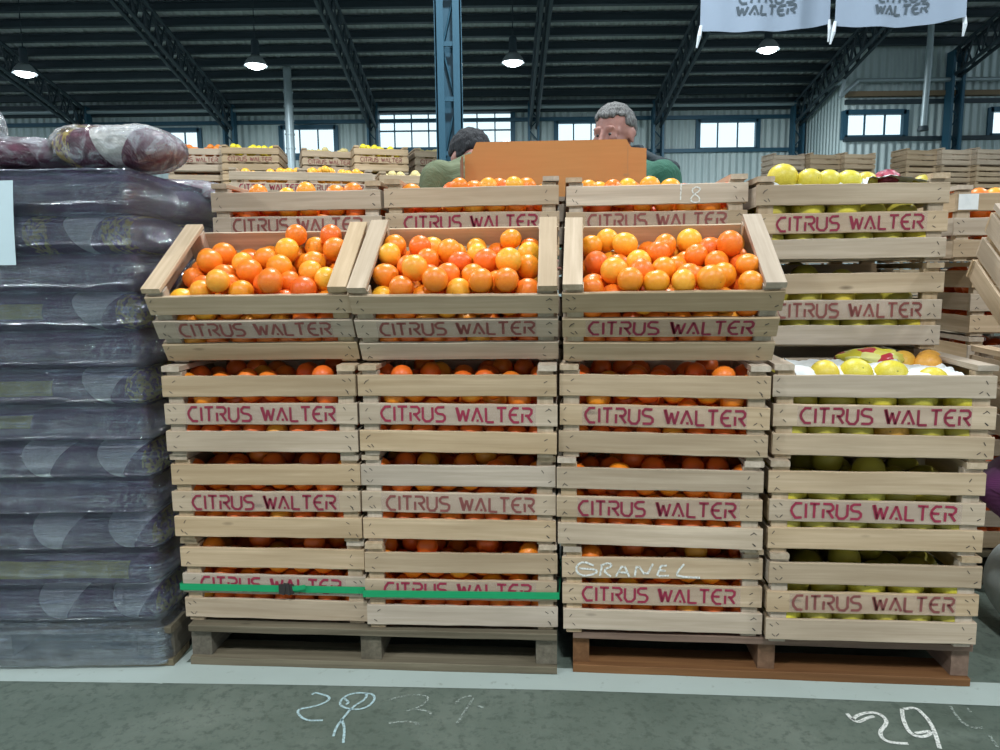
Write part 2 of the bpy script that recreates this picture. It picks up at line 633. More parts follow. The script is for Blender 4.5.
b = MB(); b.tube((a_.x, 20, a_.z), (a_.x, 20, c_.z - .6), .11, n=14)
b.tube((a_.x, 20, a_.z), (a_.x, 20, roofz(20)), .10, n=14)
for q in range(5):
    zz = a_.z - .35 * q
    b.tube((a_.x, 20, zz - .02), (a_.x, 20, zz + .02), .125, n=14)
tag(b.build('hanging_duct', M['pipe']), 'grey vertical duct hanging in front of the three-pane window', 'duct')
a_, c_ = at(929, 62, 17.5), at(923, 128, 17.5)
b = MB(); b.tube((a_.x, 17.5, roofz(17.5)), (a_.x, 17.5, a_.z), .07, n=12)
b.tube((a_.x, 17.5, a_.z), (c_.x, 17.5, c_.z), .07, .07, n=12)
b.tube((c_.x, 17.5, c_.z - .06), (c_.x, 17.5, c_.z + .04), .12, .10, n=12, mat=1)
tag(b.build('hanging_duct', [M['pipe'], M['dark_steel']]), 'thin grey drop pipe with a dark end, hanging right of the banners', 'duct')

# ------------------------------------------------------------------ floor markings
def floor_pt(px, py):
    p = at(px, py, Z=0)
    return Vector((p.x, p.y))


front = [(-60, 682), (0, 681.5), (280, 685), (560, 690.5), (780, 697.5), (1000, 706.5), (1060, 709)]
b = MB()
V = []
for px, py in front:
    p = floor_pt(px, py)
    V += [(p.x, p.y, .0012), (p.x + .01, p.y + .105, .0012)]
V = [(-4, V[0][1] + .19, .0012), (-3.99, V[1][1] + .19, .0012)] + V + [(4, V[-2][1] - .2, .0012), (4.01, V[-1][1] - .2, .0012)]
b.add(V, [(2 * i, 2 * i + 2, 2 * i + 3, 2 * i + 1) for i in range(len(V) // 2 - 1)])
structure(b.build('floor_marking', M['line']))
b = MB()
pa, pb = floor_pt(158, 684), floor_pt(176, 668)
d = (pb - pa).normalized(); nn = Vector((-d.y, d.x)) * .012
q = pb + d * .9
b.add([(pa.x + nn.x, pa.y + nn.y, .0017), (pa.x - nn.x, pa.y - nn.y, .0017), (q.x - nn.x, q.y - nn.y, .0017), (q.x + nn.x, q.y + nn.y, .0017)], [(0, 1, 2, 3)])
structure(b.build('floor_marking', M['line']))


def smooth(pts, it=2):
    pts = [Vector(p) for p in pts]
    for _ in range(it):
        o = [pts[0]]
        for p, q in zip(pts, pts[1:]):
            o += [p * .75 + q * .25, p * .25 + q * .75]
        pts = o + [pts[-1]]
    return pts


def floor_chalk(strokes, org, sc, w, mat, label):
    b = MB()
    for s in strokes:
        b.ribbon([floor_pt(org[0] + p.x * sc, org[1] + p.y * sc) for p in smooth(s)], w, lambda u, v_: (u, v_, .002))
    return tag(b.build('chalk_number', mat), label, 'chalk mark')


sc = .22
floor_chalk([[(190, 115), (205, 105), (230, 112), (275, 125), (260, 148), (200, 170), (130, 180), (125, 200), (150, 225), (185, 234), (240, 232)]], (270, 670), sc, .006, M['chalk_blue'],
            'pale blue chalk digit two with open curve on the concrete, left of the nine')
floor_chalk([[(430, 108), (470, 112), (478, 140), (440, 175), (380, 185), (325, 170), (315, 150), (345, 118), (400, 105), (445, 110), (430, 140), (375, 170), (330, 225), (300, 265), (288, 305)],
             [(325, 225), (340, 265), (333, 335)], [(335, 130), (360, 150), (345, 160)]], (270, 670), sc, .006, M['chalk_blue'],
            'pale blue chalk digit nine with a long forked tail on the concrete')
floor_chalk([[(540, 138), (620, 118), (700, 115), (725, 130), (690, 165), (660, 180), (620, 188)], [(660, 180), (720, 190), (735, 205)], [(540, 245), (620, 235), (690, 248), (660, 250)],
             [(840, 155), (880, 125), (930, 118), (900, 170), (850, 245)], [(945, 165), (970, 175)]], (270, 670), sc, .006, M['chalk_faint'],
            'faint rubbed-out chalk number on the concrete right of the blue nine')
sc = .18
floor_chalk([[(150, 190), (180, 225), (215, 240), (260, 215), (300, 205)], [(180, 225), (205, 200), (270, 182), (330, 190), (370, 225), (365, 255), (330, 290), (345, 330), (390, 352), (490, 358)]], (820, 680), sc, .009, M['chalk_white'],
            'white chalk digit two drawn thick on the dark concrete')
floor_chalk([[(455, 165), (460, 220), (490, 290), (540, 322), (600, 315), (625, 285), (530, 300)], [(465, 165), (530, 155), (570, 190), (610, 235), (640, 300), (665, 385)]], (820, 680), sc, .009, M['chalk_white'],
            'white chalk digit four drawn thick on the dark concrete')
floor_chalk([[(725, 150), (755, 200), (800, 250), (860, 272), (905, 268)], [(815, 160), (840, 185)], [(940, 310), (985, 375)]], (820, 680), sc, .007, M['chalk_faint'],
            'faint chalk scrawl on the concrete right of the white four')

# ------------------------------------------------------------------ lettering
GL = {
    'C': (.74, [[(.74, 1), (.30, 1), (.06, .72), (.0, .5), (.06, .28), (.30, 0), (.74, 0)]]),
    'I': (.06, [[(.03, 1.0), (.03, 0)]]),
    'T': (.70, [[(0, 1), (.72, 1)], [(.34, 1), (.34, 0)]]),
    'R': (.74, [[(.0, 1), (.56, 1), (.72, .86), (.72, .66), (.56, .5), (.24, .5)], [(.36, .5), (.76, 0)], [(.03, .62), (.03, 0)]]),
    'U': (.74, [[(0, 1), (0, .22), (.2, 0), (.54, 0), (.74, .22), (.74, 1)]]),
    'S': (.72, [[(.70, 1), (.2, 1), (.02, .86), (.02, .68), (.18, .54), (.56, .5), (.72, .36), (.72, .16), (.56, 0), (0, 0)]]),
    'W': (1.04, [[(0, 1), (.27, .03), (.50, .80), (.73, .03), (.98, .92)], [(.07, 1), (.31, .16)]]),
    'A': (.72, [[(-.08, .04), (.30, .98), (.72, 0)], [(.28, .10), (.44, .10)]]),
    'L': (.60, [[(.02, 1), (.02, 0), (.62, 0)]]),
    'E': (.70, [[(.72, 1), (.32, 1), (.08, .78), (.0, .5), (.08, .22), (.32, 0), (.72, 0)], [(.02, .52), (.56, .52)]]),
}


def lettering(b, x0, x1, z0, z1, w, plane, mat=0, text='CITRUS WALTER', gap=.24, space=.86, slant=0.0, rr=None):
    tot = 0
    pos = []
    for ch in text:
        if ch == ' ':
            tot += space - gap; continue
        pos.append((ch, tot)); tot += GL[ch][0] + gap
    tot -= gap
    sx, sz = (x1 - x0) / tot, z1 - z0
    for ch, p in pos:
        for s in GL[ch][1]:
            pts = [Vector((x0 + (p + u + slant * v_) * sx, z0 + v_ * sz)) for u, v_ in s]
            if rr:
                pts = [q + Vector((rr.uniform(-.0006, .0006), rr.uniform(-.0006, .0006))) for q in pts]
            b.ribbon(pts, w, plane, mat)


# ------------------------------------------------------------------ crate meshes (shared between copies)
W, DEP, PITCH_Z, PAL = .50, .32, .2330, .114
ZS = (.010, .080, .1530)                 # slat bottoms
SH = .0545                               # slat height
ST = .0075                               # slat thickness


def staples(b, L, h, seed, M_=None):
    rr = random.Random(seed)
    for s in (-1, 1):
        for q in range(rr.choice((2, 2, 3, 4))):
            x, z = s * (L / 2 - rr.uniform(.012, .036)), h * (.22 + .5 * (q % 2)) + rr.uniform(-.004, .004)
            a = rr.uniform(.5, 1.1) * rr.choice((1, 1, -1))
            b.box(-.0048, .0048, -.0009, .001, -.0007, .0007, 1, xf((x, 0, z), (0, a, 0)))


def slat_mesh(nm, seed, L=W, h=SH, t=ST, mat='crate_x', st=True):
    b = MB(); b.board(L, h, t, .0009, 12, 0, seed=seed, bow=random.Random(seed).uniform(-.001, .001))
    if st:
        staples(b, L, h, seed)
    return b.mesh(nm, [M[mat], M['staple']])


SLATS = [slat_mesh('slat', 10 + i) for i in range(7)]
REAR = [slat_mesh('slat', 40 + i) for i in range(3)]


def end_mesh(seed):
    b = MB(); b.board(DEP - 2 * ST - .001, SH, .008, .0008, 6, 0, M=xf((0, 0, 0), (0, 0, R(90))), seed=seed)
    return b.mesh('end_slat', [M['crate_y']])


ENDS = [end_mesh(60 + i) for i in range(4)]


def rail_mesh(seed):
    b = MB(); b.board(DEP, .014, .046, .0007, 6, 0, M=xf((0, 0, 0), (0, 0, R(90))), seed=seed)
    return b.mesh('top_rail', [M['crate_y']])


RAILS = [rail_mesh(70 + i) for i in range(3)]
b = MB(); b.board(.219 - .002, .040, .026, .0005, 4, 0, M=xf((0, 0, 0), (0, R(-90), 0)))
POST = b.mesh('corner_post', [M['crate_z']])
b = MB()
for i in range(5):
    b.board(W - .03, .050, .006, .0005, 6, 0, M=xf((0, .030 + i * .0625, .0115), (R(-90), 0, 0)), seed=90 + i)
BOTTOM = b.mesh('bottom_board', [M['crate_x']])


def letter_mesh(seed, band=True, wd=.0062):
    rr = random.Random(seed)
    b = MB()
    if band:
        x0 = -.197 + rr.uniform(-.004, .004)
        b.add([(x0, -.0014, .003), (.197, -.0014, .003), (.197, -.0014, SH - .003), (x0, -.0014, SH - .003)], [(0, 1, 2, 3)], 1)
    dx, dz, tl = rr.uniform(-.010, .006), rr.uniform(-.002, .002), rr.uniform(-.004, .004)
    lettering(b, -.190 + dx, .190 + dx, .0095 + dz, .0455 + dz, wd, lambda u, v_: (u, -.0021, v_ + u * tl), 0, rr=rr)
    return b.mesh('lettering', [M[('print_red', 'print_crimson', 'print_brown')[seed % 3]], M['print_pink']])


LETTERS = [letter_mesh(5 + i) for i in range(6)]


def crate(mat_loc, rot, label, group, letter=True, full=True, tagmark=None):
    """wooden fruit crate: origin at the bottom middle of its front"""
    r = rnd
    t = tag(empty('wooden_crate', mat_loc, rot), label, 'crate', group)
    j = lambda a: r.uniform(-a, a)
    fr = None
    for i, z in enumerate(ZS):
        o = link('front_slat', r.choice(SLATS), t, (j(.002), 0, z + j(.0015)), (j(.008), j(.006), j(.003)))
        if i == 1:
            fr = o
        if i == 2:
            top = o
        ob = link('rear_slat', r.choice(REAR), t, (j(.003), DEP, z + j(.001)), (0, 0, R(180)))
        if full:
            for s in (-1, 1):
                link('end_slat', r.choice(ENDS), t, (s * (W / 2 - .001) + (.008 if s < 0 else 0), DEP / 2, z + j(.001)), (0, 0, 0))
    for sx in (-1, 1):
        for yy in (ST + .0005, DEP - ST - .0265):
            xx = (-W / 2 + .009 + .040) if sx < 0 else (W / 2 - .009)
            o = link('corner_post', POST, t, (xx, yy, .1085), (0, 0, 0))
        link('top_rail', r.choice(RAILS), t, (-W / 2 + .047 if sx < 0 else W / 2 - .001, DEP / 2, .2185), (0, 0, j(.008)))
    link('bottom_board', BOTTOM, t)
    if letter:
        link('lettering', r.choice(LETTERS) if letter is True else letter, fr)
    return t, top


# ------------------------------------------------------------------ fruit packing (balls settled in a box)
def settle(N, g, seed, lo, hi, rmin, rmax, iters=520, top=.55):
    rg = np.random.default_rng(seed)
    r = rg.uniform(rmin, rmax, N)
    lo, hi = np.array(lo), np.array(hi)
    p = lo + (hi - lo) * rg.random((N, 3)) * np.array([1, 1, 1.5])
    g = np.array(g)
    for it in range(iters):
        p = p + g * (.0045 if it < iters * .75 else .0012)
        for _ in range(3):
            d = p[:, None] - p[None]
            L = np.sqrt((d ** 2).sum(-1)) + np.eye(N)
            ov = np.clip(r[:, None] + r[None] - L, 0, None); np.fill_diagonal(ov, 0)
            p = p + (d / L[..., None] * ov[..., None] * .42).sum(1).clip(-.02, .02)
            p[:, 0] = np.clip(p[:, 0], lo[0] + r, hi[0] - r)
            p[:, 1] = np.clip(p[:, 1], lo[1] + r, hi[1] - r)
            p[:, 2] = np.maximum(p[:, 2], lo[2] + r)
    return p, r


def seen(p, r, view, thr=.10):
    """share of each ball's camera-facing half not covered by other balls"""
    v = np.array(view) / np.linalg.norm(view)
    rg = np.random.default_rng(1)
    q = rg.normal(size=(60, 3)); q /= np.linalg.norm(q, axis=1)[:, None]
    q[q @ v < 0] *= -1
    out = []
    for i in range(len(p)):
        s = p[i] + q * r[i]
        rel = p[None] - s[:, None]
        t = rel @ v
        d2 = (rel ** 2).sum(-1) - t ** 2
        blk = (t > 0) & (d2 < (r[None] * .98) ** 2)
        blk[:, i] = False
        out.append(1 - blk.any(1).mean())
    return np.array(out)


def orange_mesh(seed, mat, nu=20, nv=13):
    rr = random.Random(seed)
    b = MB()
    sq = rr.uniform(.90, .98)
    V, Fc = [], []
    for j_ in range(nv + 1):
        ph = math.pi * j_ / nv
        for i_ in range(nu):
            t = 2 * math.pi * i_ / nu
            k_ = 1 - .10 * math.exp(-(ph / .22) ** 2) - .05 * math.exp(-((math.pi - ph) / .2) ** 2)
            k_ *= 1 + .012 * math.sin(3 * t + seed) * math.sin(ph)
            V.append((k_ * math.sin(ph) * math.cos(t), k_ * math.sin(ph) * math.sin(t), k_ * sq * math.cos(ph)))
    for j_ in range(nv):
        for i_ in range(nu):
            Fc.append((j_ * nu + i_, (j_ + 1) * nu + i_, (j_ + 1) * nu + (i_ + 1) % nu, j_ * nu + (i_ + 1) % nu))
    b.add(V, Fc, 0, True)
    V = [(0, 0, .91 * sq)] + [((.10 if q % 2 else .06) * math.cos(q * math.pi / 5), (.10 if q % 2 else .06) * math.sin(q * math.pi / 5), .905 * sq) for q in range(10)]
    b.add(V, [(0, q + 1, (q + 1) % 10 + 1) for q in range(10)], 1)
    return b.mesh('orange', [mat, M['calyx']])


OM = {k: [orange_mesh(s, M[k]) for s in range(3)] for k in ('orange_deep', 'orange', 'orange_gold')}
GM = {k: [orange_mesh(s + 20, M[k]) for s in range(3)] for k in ('grapefruit', 'grapefruit_green', 'amber')}
CNAME = {'orange_deep': 'deep orange', 'orange': 'bright orange', 'orange_gold': 'golden yellow'}


def put_fruit(name, me, T, p, r, label, cat, group):
    o = link(name, me)
    q = Euler((rnd.uniform(0, 6.3), rnd.uniform(0, 6.3), rnd.uniform(0, 6.3))).to_matrix().to_4x4()
    o.matrix_world = T @ Matrix.Translation(Vector([float(a) for a in p])) @ q @ Matrix.Scale(float(r), 4)
    tag(o, label, cat, group)
    return o


PILE = MB()                              # the fruit deeper in the crates, seen only as a mass through the gaps


def pile_ball(T, p, r, mat):
    PILE.ball((0, 0, 0), 1, 12, 8, mat, M=T @ Matrix.Translation(Vector([float(a) for a in p])) @ Matrix.Scale(float(r), 4))


LO, HI = (-.238, ST + .001, .0185), (.238, DEP - ST - .001, .23)
PACK = [settle(150, (0, 0, -1), 3 + i, LO, HI, .0285, .0335) for i in range(3)]


def pick(deep=.5, gold=.14):
    x = rnd.random()
    return 'orange_deep' if x < deep else ('orange_gold' if x > 1 - gold else 'orange')


def fill_closed(t, where, variant, mirror, tops=False, deep=.62):
    p, r = PACK[variant]
    p = p.copy()
    if mirror:
        p[:, 0] *= -1
    T = t.matrix_basis.copy()
    for q, rr in zip(p, r):
        if q[2] + rr > .2350:
            continue
        k = pick(deep, .07)
        front = q[1] < .052
        if front and q[2] > .07 and not (abs(q[0]) > .222) and not tops or (tops and front and q[2] > .10):
            lv = 'in top gap' if q[2] > .138 else ('behind printed slat' if q[2] > .07 else 'behind bottom slat')
            put_fruit('orange', rnd.choice(OM[k]), T, q, rr, '%s fruit %s of %s' % (CNAME[k], lv, where), 'orange', '%s oranges, %s, %s' % (CNAME[k], lv, where))
        else:
            pile_ball(T, q, rr, {'orange_deep': 0, 'orange': 1, 'orange_gold': 2}[k])


# ------------------------------------------------------------------ crates on the pallets
FRONT = {(4, 3): (.908, 1.754, -7.8), (4, 2): (.901, 1.748, -5.4), (4, 1): (.907, 1.747, -4.9),
         (3, 3): (.393, 1.793, -9.0), (3, 2): (.388, 1.795, -7.4), (3, 1): (.404, 1.812, -4.3),
         (2, 3): (-.110, 1.845, -6.1), (2, 2): (-.111, 1.860, -5.0), (2, 1): (-.109, 1.856, -3.2),
         (1, 3): (-.613, 1.882, -3.2), (1, 2): (-.614, 1.894, -3.7), (1, 1): (-.611, 1.909, -4.3)}
STACK = {1: 'stack beside wrapped sacks', 2: 'second stack from sacks', 3: 'chalk-marked stack', 4: 'yellow citrus stack'}
LEV = {1: 'bottom crate', 2: 'second crate up', 3: 'third crate up'}
CR = {}
for (c_, l_), (x, y, yaw) in sorted(FRONT.items()):
    fruit = 'yellow citrus' if c_ == 4 else 'oranges'
    lb = 'wooden slatted crate of %s, %s in %s' % (fruit, LEV[l_], STACK[c_])
    CR[c_, l_] = crate((x, y, PAL + (l_ - 1) * PITCH_Z), (0, 0, R(yaw)), lb, 'crates in the front row')
v_ = 0
for (c_, l_), (t, top) in sorted(CR.items()):
    if c_ < 4:
        fill_closed(t, '%s, %s' % (LEV[l_], STACK[c_]), v_ % 3, (v_ // 3) % 2 == 1); v_ += 1

# the rear row behind the tilted crates
BACK = {1: (-.586, 2.222, -3.5, 1.280), 2: (-.076, 2.188, -3.5, 1.283), 3: (.440, 2.137, -4.5, 1.276), 4: (.9465, 2.085, -4.5, 1.2620)}
for c_, (x, y, yaw, ztop) in BACK.items():
    step = (ztop - ZS[2] - SH - PAL) / 4
    for l_ in range(5):
        fruit = 'yellow citrus' if c_ == 4 else 'oranges'
        if l_ >= 3:
            lb = 'wooden crate of %s, %s of the row behind %s' % (fruit, ('fourth level' if l_ == 3 else 'topmost'), STACK[c_])
        else:
            lb = 'wooden slatted crate low in the row behind %s' % STACK[c_]
        t, top = crate((x, y - (.035 if c_ == 4 and l_ > 2 else 0), PAL + l_ * step), (0, 0, R(yaw)), lb, 'crates in the rear row')
        CR[c_, 'b%d' % (l_ + 1)] = (t, top)
        if c_ < 4 and l_ == 4:
            fill_closed(t, 'topmost crate behind %s' % STACK[c_], (c_ + 1) % 3, False, tops=True, deep=.5)
            # heaped fruit above the rim
            T = t.matrix_basis.copy()
            xs = {1: (-.13, -.06, .015, .09, .155), 2: (-.04, .0, .045, .075, .12, .155), 3: (-.185, -.15, -.115, -.07, -.01, .055)}[c_]
            for k_, xx in enumerate(xs):
                k = pick(.12, .5)
                put_fruit('orange', rnd.choice(OM[k]), T, (xx, .055 + .05 * (k_ % 2), .203 + rnd.uniform(0, .010)), .029 + rnd.uniform(-.003, .003),
                          '%s fruit heaped above rim of crate behind %s' % (CNAME[k], STACK[c_]), 'orange',
                          '%s oranges heaped above the rim behind %s' % (CNAME[k], STACK[c_]))

# tilted display crates
TILT = {1: (-.609, 1.930, .8128, -2.0, 32.0), 2: (-.103, 1.899, .8128, -4.0, 33.5), 3: (.407, 1.826, .8128, -6.1, 32.0)}
for c_, (x, y, z, yaw, tl) in TILT.items():
    lb = 'wooden crate tipped forward full of oranges, on top of %s' % STACK[c_]
    t, top = crate((x, y, z), (R(tl), 0, R(yaw)), lb, 'tipped display crates')
    CR[c_, 't'] = (t, top)
    g = (0, -.16, -1)                       # packed level before the crate was tipped
    p, r = settle(136, g, 30 + c_, (-.210, LO[1], LO[2]), (.210, HI[1], HI[2]), .0275, .0335, 600)
    T = t.matrix_basis.copy()
    Ti = T.inverted().to_3x3()
    view = Ti @ (Vector((0, 0, CAMH)) - Vector((x, y, z + .15)))
    vis = seen(p, r, tuple(view))
    for q, rr, s in zip(p, r, vis):
        if q[2] + rr > .272 or (q[2] > .215 and abs(q[0]) > .17):
            continue
        k = pick(.22, .24)
        up = q[2] + rr > .135
        if s > .16 and up:
            row = 'at the front rim' if q[1] < .09 else ('at the back' if q[1] > .20 else 'in the middle')
            put_fruit('orange', rnd.choice(OM[k]), T, q, rr, '%s fruit %s of tipped crate, %s' % (CNAME[k], row, STACK[c_]), 'orange',
                      '%s oranges %s of the tipped crate on %s' % (CNAME[k], row, STACK[c_]))
        else:
            pile_ball(T, q, rr, {'orange_deep': 0, 'orange': 1, 'orange_gold': 2}[k])

# chalk on two slats
def slat_chalk(slat, strokes, w, mat, lab):
    b = MB()
    for s in strokes:
        b.ribbon(smooth(s, 1), w, lambda u, v_: (u, -.0022, v_))
    o = b.build('chalk_writing', mat, slat)
    o['label'] = lab


sx_ = lambda u: (u - 492) * .5 / 875
sz_ = lambda u: (150 - u) * .0545 / 88
gr = [[(195, 95), (150, 78), (118, 95), (118, 125), (150, 142), (205, 130), (210, 112), (130, 108)],
      [(222, 140), (232, 90)], [(225, 95), (262, 82), (278, 95), (235, 115), (270, 142)],
      [(292, 142), (325, 85), (352, 142)], [(300, 122), (345, 125)],
      [(375, 140), (385, 85), (425, 140), (455, 85)],
      [(515, 92), (490, 92), (482, 112), (510, 115)], [(482, 112), (472, 138), (525, 135)],
      [(590, 85), (560, 120), (562, 138), (660, 142)]]
slat_chalk(CR[3, 1][1], [[Vector((sx_(u), sz_(w_))) for u, w_ in s] for s in gr], .0052, M['chalk_white'], 'white chalk word GRANEL')
sx2 = lambda u: (u - 438) * .5 / 850
sz2 = lambda u: (150 - u) * .0545 / 92
eig = [[(552, 55), (550, 132)], [(552, 62), (590, 58)], [(622, 74), (602, 84), (608, 104), (634, 118), (642, 138), (616, 148), (594, 134), (608, 112), (636, 94), (642, 80), (622, 74)]]
slat_chalk(CR[3, 'b5'][1], [[Vector((sx2(u), sz2(w_))) for u, w_ in s] for s in eig], .0035, M['chalk_white'], 'white chalk number eighteen')

# ------------------------------------------------------------------ yellow citrus in the last stack
GP = settle(43, (0, 0, -1), 51, LO, (HI[0], HI[1], .25), .040, .046)
for key, tops in (((4, 1), 0), ((4, 2), 0), ((4, 3), 1), ((4, 'b4'), 0), ((4, 'b5'), 1)):
    t, top = CR[key]
    T = t.matrix_basis.copy()
    p, r = GP
    p = p.copy()
    if rnd.random() < .5:
        p[:, 0] *= -1
    nm = {1: 'bottom crate', 2: 'second crate up', 3: 'open crate', 'b4': 'covered rear crate', 'b5': 'topmost rear crate'}[key[1]]
    for q, rr in zip(p, r):
        if q[2] + rr > .240:
            continue
        if tops and q[2] > .155:
            continue
        k = 'grapefruit' if rnd.random() < .45 else 'grapefruit_green'
        if key == (4, 3) and rnd.random() < .25:
            k = 'amber'
        cn = {'grapefruit': 'yellow', 'grapefruit_green': 'green-tinged yellow', 'amber': 'amber'}[k]
        if q[1] < .075 and (q[2] > .06):
            put_fruit('grapefruit', rnd.choice(GM[k]), T, q, rr, '%s citrus between slats of %s in citrus stack' % (cn, nm), 'grapefruit', '%s citrus between slats of the %s' % (cn, nm))
        else:
            pile_ball(T, q, rr, 4)


def crumpled(name, T, x0, x1, y0, y1, zf, seed, mat, label, cat, nx=40, ny=26, amp=.012):
    b = MB()
    V = []
    for j in range(ny + 1):
        for i in range(nx + 1):
            x, y = x0 + (x1 - x0) * i / nx, y0 + (y1 - y0) * j / ny
            n1 = noise.noise(Vector((x * 22, y * 22, seed))) + .6 * abs(noise.noise(Vector((x * 60, y * 60, seed + 5))))
            V.append((x + .004 * noise.noise(Vector((x * 50, y * 50, 9))), y, zf(x, y) + amp * n1))
    nV = len(V)
    V += [(a, c, d - .0012) for a, c, d in V]
    Fc = []
    for j in range(ny):
        for i in range(nx):
            a = j * (nx + 1) + i
            Fc.append((a, a + 1, a + nx + 2, a + nx + 1)); Fc.append((nV + a, nV + a + nx + 1, nV + a + nx + 2, nV + a + 1))
    b.add(V, Fc, 0, True)
    o = b.build(name, mat)
    o.matrix_world = T
    return tag(o, label, cat)


n = NT('white_wrapping_paper')
v = n.coords((1, 1, 1))
M['paper'] = n.set(n.ramp(n.noise(v, 30, 4), [(.3, (.66, .70, .71)), (.7, (.80, .83, .84))]), .5)
T = CR[4, 3][0].matrix_basis.copy()
crumpled('paper_liner', T, -.19, .19, .018, .27, lambda x, y: .198 + .022 * min(1, y / .1) * (1 if x < .08 else .7) - .05 * max(0, (.05 - y) / .05) * (x < .03) - .03 * max(0, y - .2) / .07, 3.0, M['paper'],
         'crumpled white paper around the yellow citrus in the open crate', 'paper')
for k_, (xx, yy, zz, rr, k) in enumerate(((-.118, .062, .199, .038, 'grapefruit'), (-.045, .062, .201, .040, 'grapefruit'), (.035, .058, .197, .041, 'grapefruit'), (.128, .052, .186, .036, 'grapefruit'))):
    put_fruit('grapefruit', rnd.choice(GM[k]), T, (xx, yy, zz), rr,
              'yellow citrus on white paper in the open crate, ' + ('beside the left rail', 'second from the left rail', 'third from the left rail, bright skin', 'alone among white paper')[k_], 'grapefruit', 'citrus on top of the open crate')
for k_, (xx, yy) in enumerate(((.115, .205), (.165, .175), (.19, .23))):
    put_fruit('grapefruit', GM['amber'][k_], T, (xx, yy, .212), .034, 'amber citrus at the back of the open crate, ' + ('next to the printed bag', 'in front of its two neighbours', 'beside the right rail')[k_], 'grapefruit', 'amber citrus at the back of the open crate')

n = NT('printed_fruit_bag')
v = n.coords((1, 1, 1))
vo = n.new('ShaderNodeTexVoronoi'); vo.inputs['Scale'].default_value = 26; n.link(v, vo.inputs['Vector'])
c = n.ramp(vo.outputs['Color'], [(.30, (.55, .48, .03)), (.36, (.60, .55, .10)), (.66, (.62, .60, .22)), (.74, (.42, .03, .04))], 'CONSTANT')
M['fruitbag'] = n.set(c, .25)
n = NT('red_net'); v = n.coords((1, 1, 1))
M['rednet'] = n.set(n.ramp(n.noise(v, 90, 2), [(.4, (.22, .02, .05)), (.6, (.50, .08, .13))]), .45)


def lumpy(name, T, c, s, seed, mat, label, cat):
    b = MB()
    b.ball((0, 0, 0), 1, 28, 18)
    o = []
    for x, y, z in b.v:
        k_ = 1 + .20 * noise.noise(Vector((x * 2.3, y * 2.3, z * 2.3 + seed))) + .07 * noise.noise(Vector((x * 7, y * 7, z * 7 + seed)))
        o.append((c[0] + x * s[0] * k_, c[1] + y * s[1] * k_, c[2] + z * s[2] * k_))
    b.v = o
    ob = b.build(name, mat); ob.matrix_world = T
    return tag(ob, label, cat)


lumpy('fruit_bag', T, (.035, .205, .226), (.085, .06, .026), 2, M['fruitbag'], 'printed yellow and red fruit bag lying at the back of the open citrus crate', 'bag')
T = CR[4, 'b5'][0].matrix_basis.copy()
crumpled('paper_liner', T, -.235, .20, .012, .285, lambda x, y: .212 + .016 * math.sin(x * 9 + 1) ** 2 - .05 * max(0, (.03 - y) / .03) * (x < .04), 8.0, M['paper'],
         'white paper and plastic lining the topmost crate behind the open citrus crate', 'paper')
for k_, (xx, yy, zz, rr) in enumerate(((-.165, .065, .232, .042), (-.095, .055, .222, .036), (-.045, .055, .218, .036), (.008, .05, .216, .036), (.055, .06, .216, .032))):
    put_fruit('grapefruit', rnd.choice(GM['grapefruit']), T, (xx, yy, zz), rr,
              'yellow citrus on top of the rear citrus crate, ' + ('tallest of the row', 'just right of the tallest one', 'middle one of the five', 'second from the end near the paper', 'end one beside white paper')[k_], 'grapefruit', 'citrus on top of the rear crate')
lumpy('net_bag', T, (.125, .09, .232), (.034, .035, .021), 4, M['rednet'], 'dark red net bag on the white paper of the rear citrus crate', 'bag')
put_fruit('grapefruit', GM['grapefruit_green'][0], T, (.205, .05, .205), .030, 'small green-tinged citrus at the right end of the rear citrus crate', 'grapefruit', None)

PO = [NT('deep_orange_mass').set((.82, .15, .015), .4), NT('orange_mass').set((.86, .21, .018), .4), NT('golden_mass').set((.88, .36, .03), .4), None, NT('yellow_mass').set((.52, .44, .06), .45)]
PO[3] = PO[0]

# ------------------------------------------------------------------ pallets
def pallet(name, x, y, yaw, wd, dp, wm, label, block=.05, deck=True, h=PAL, bottomh=.022):
    t = tag(empty(name, (x, y, 0), (0, 0, R(yaw))), label, 'pallet')
    for k, sx in enumerate((-1, 0, 1)):
        b = MB(); xx = sx * (wd / 2 - block / 2)
        b.board(dp - .02, h - .020 - bottomh, block, .001, 6, 0, M=xf((xx + block / 2, dp / 2 + .004, bottomh), (0, 0, R(90))), seed=k)
        b.build('stringer', M[wm + '_y'], t)
    nb = 7
    for k in range(nb):
        b = MB(); yy = (dp - .095) * k / (nb - 1)
        b.board(wd, .019, .095, .001, 8, 0, M=xf((0, yy, h - .020)), seed=20 + k)
        b.build('deck_board', M[wm + '_x'], t)
    for k in range(3):
        b = MB(); yy = (dp - .1) * k / 2
        b.board(wd, bottomh, .1, .0012, 8, 0, M=xf((0, yy, .0006)), seed=40 + k)
        b.build('bottom_board', M[wm + '_x'], t)
    return t


pallet('pallet', -.352, 1.868 - .004, -4.4, .985, 1.0, 'pallet', 'grey weathered wooden pallet under the two green-strapped stacks', .055)
pallet('pallet', .672, 1.795 - .002, -5.4, .985, 1.0, 'redpal', 'reddish brown wooden pallet under the chalked and yellow citrus stacks', .042)

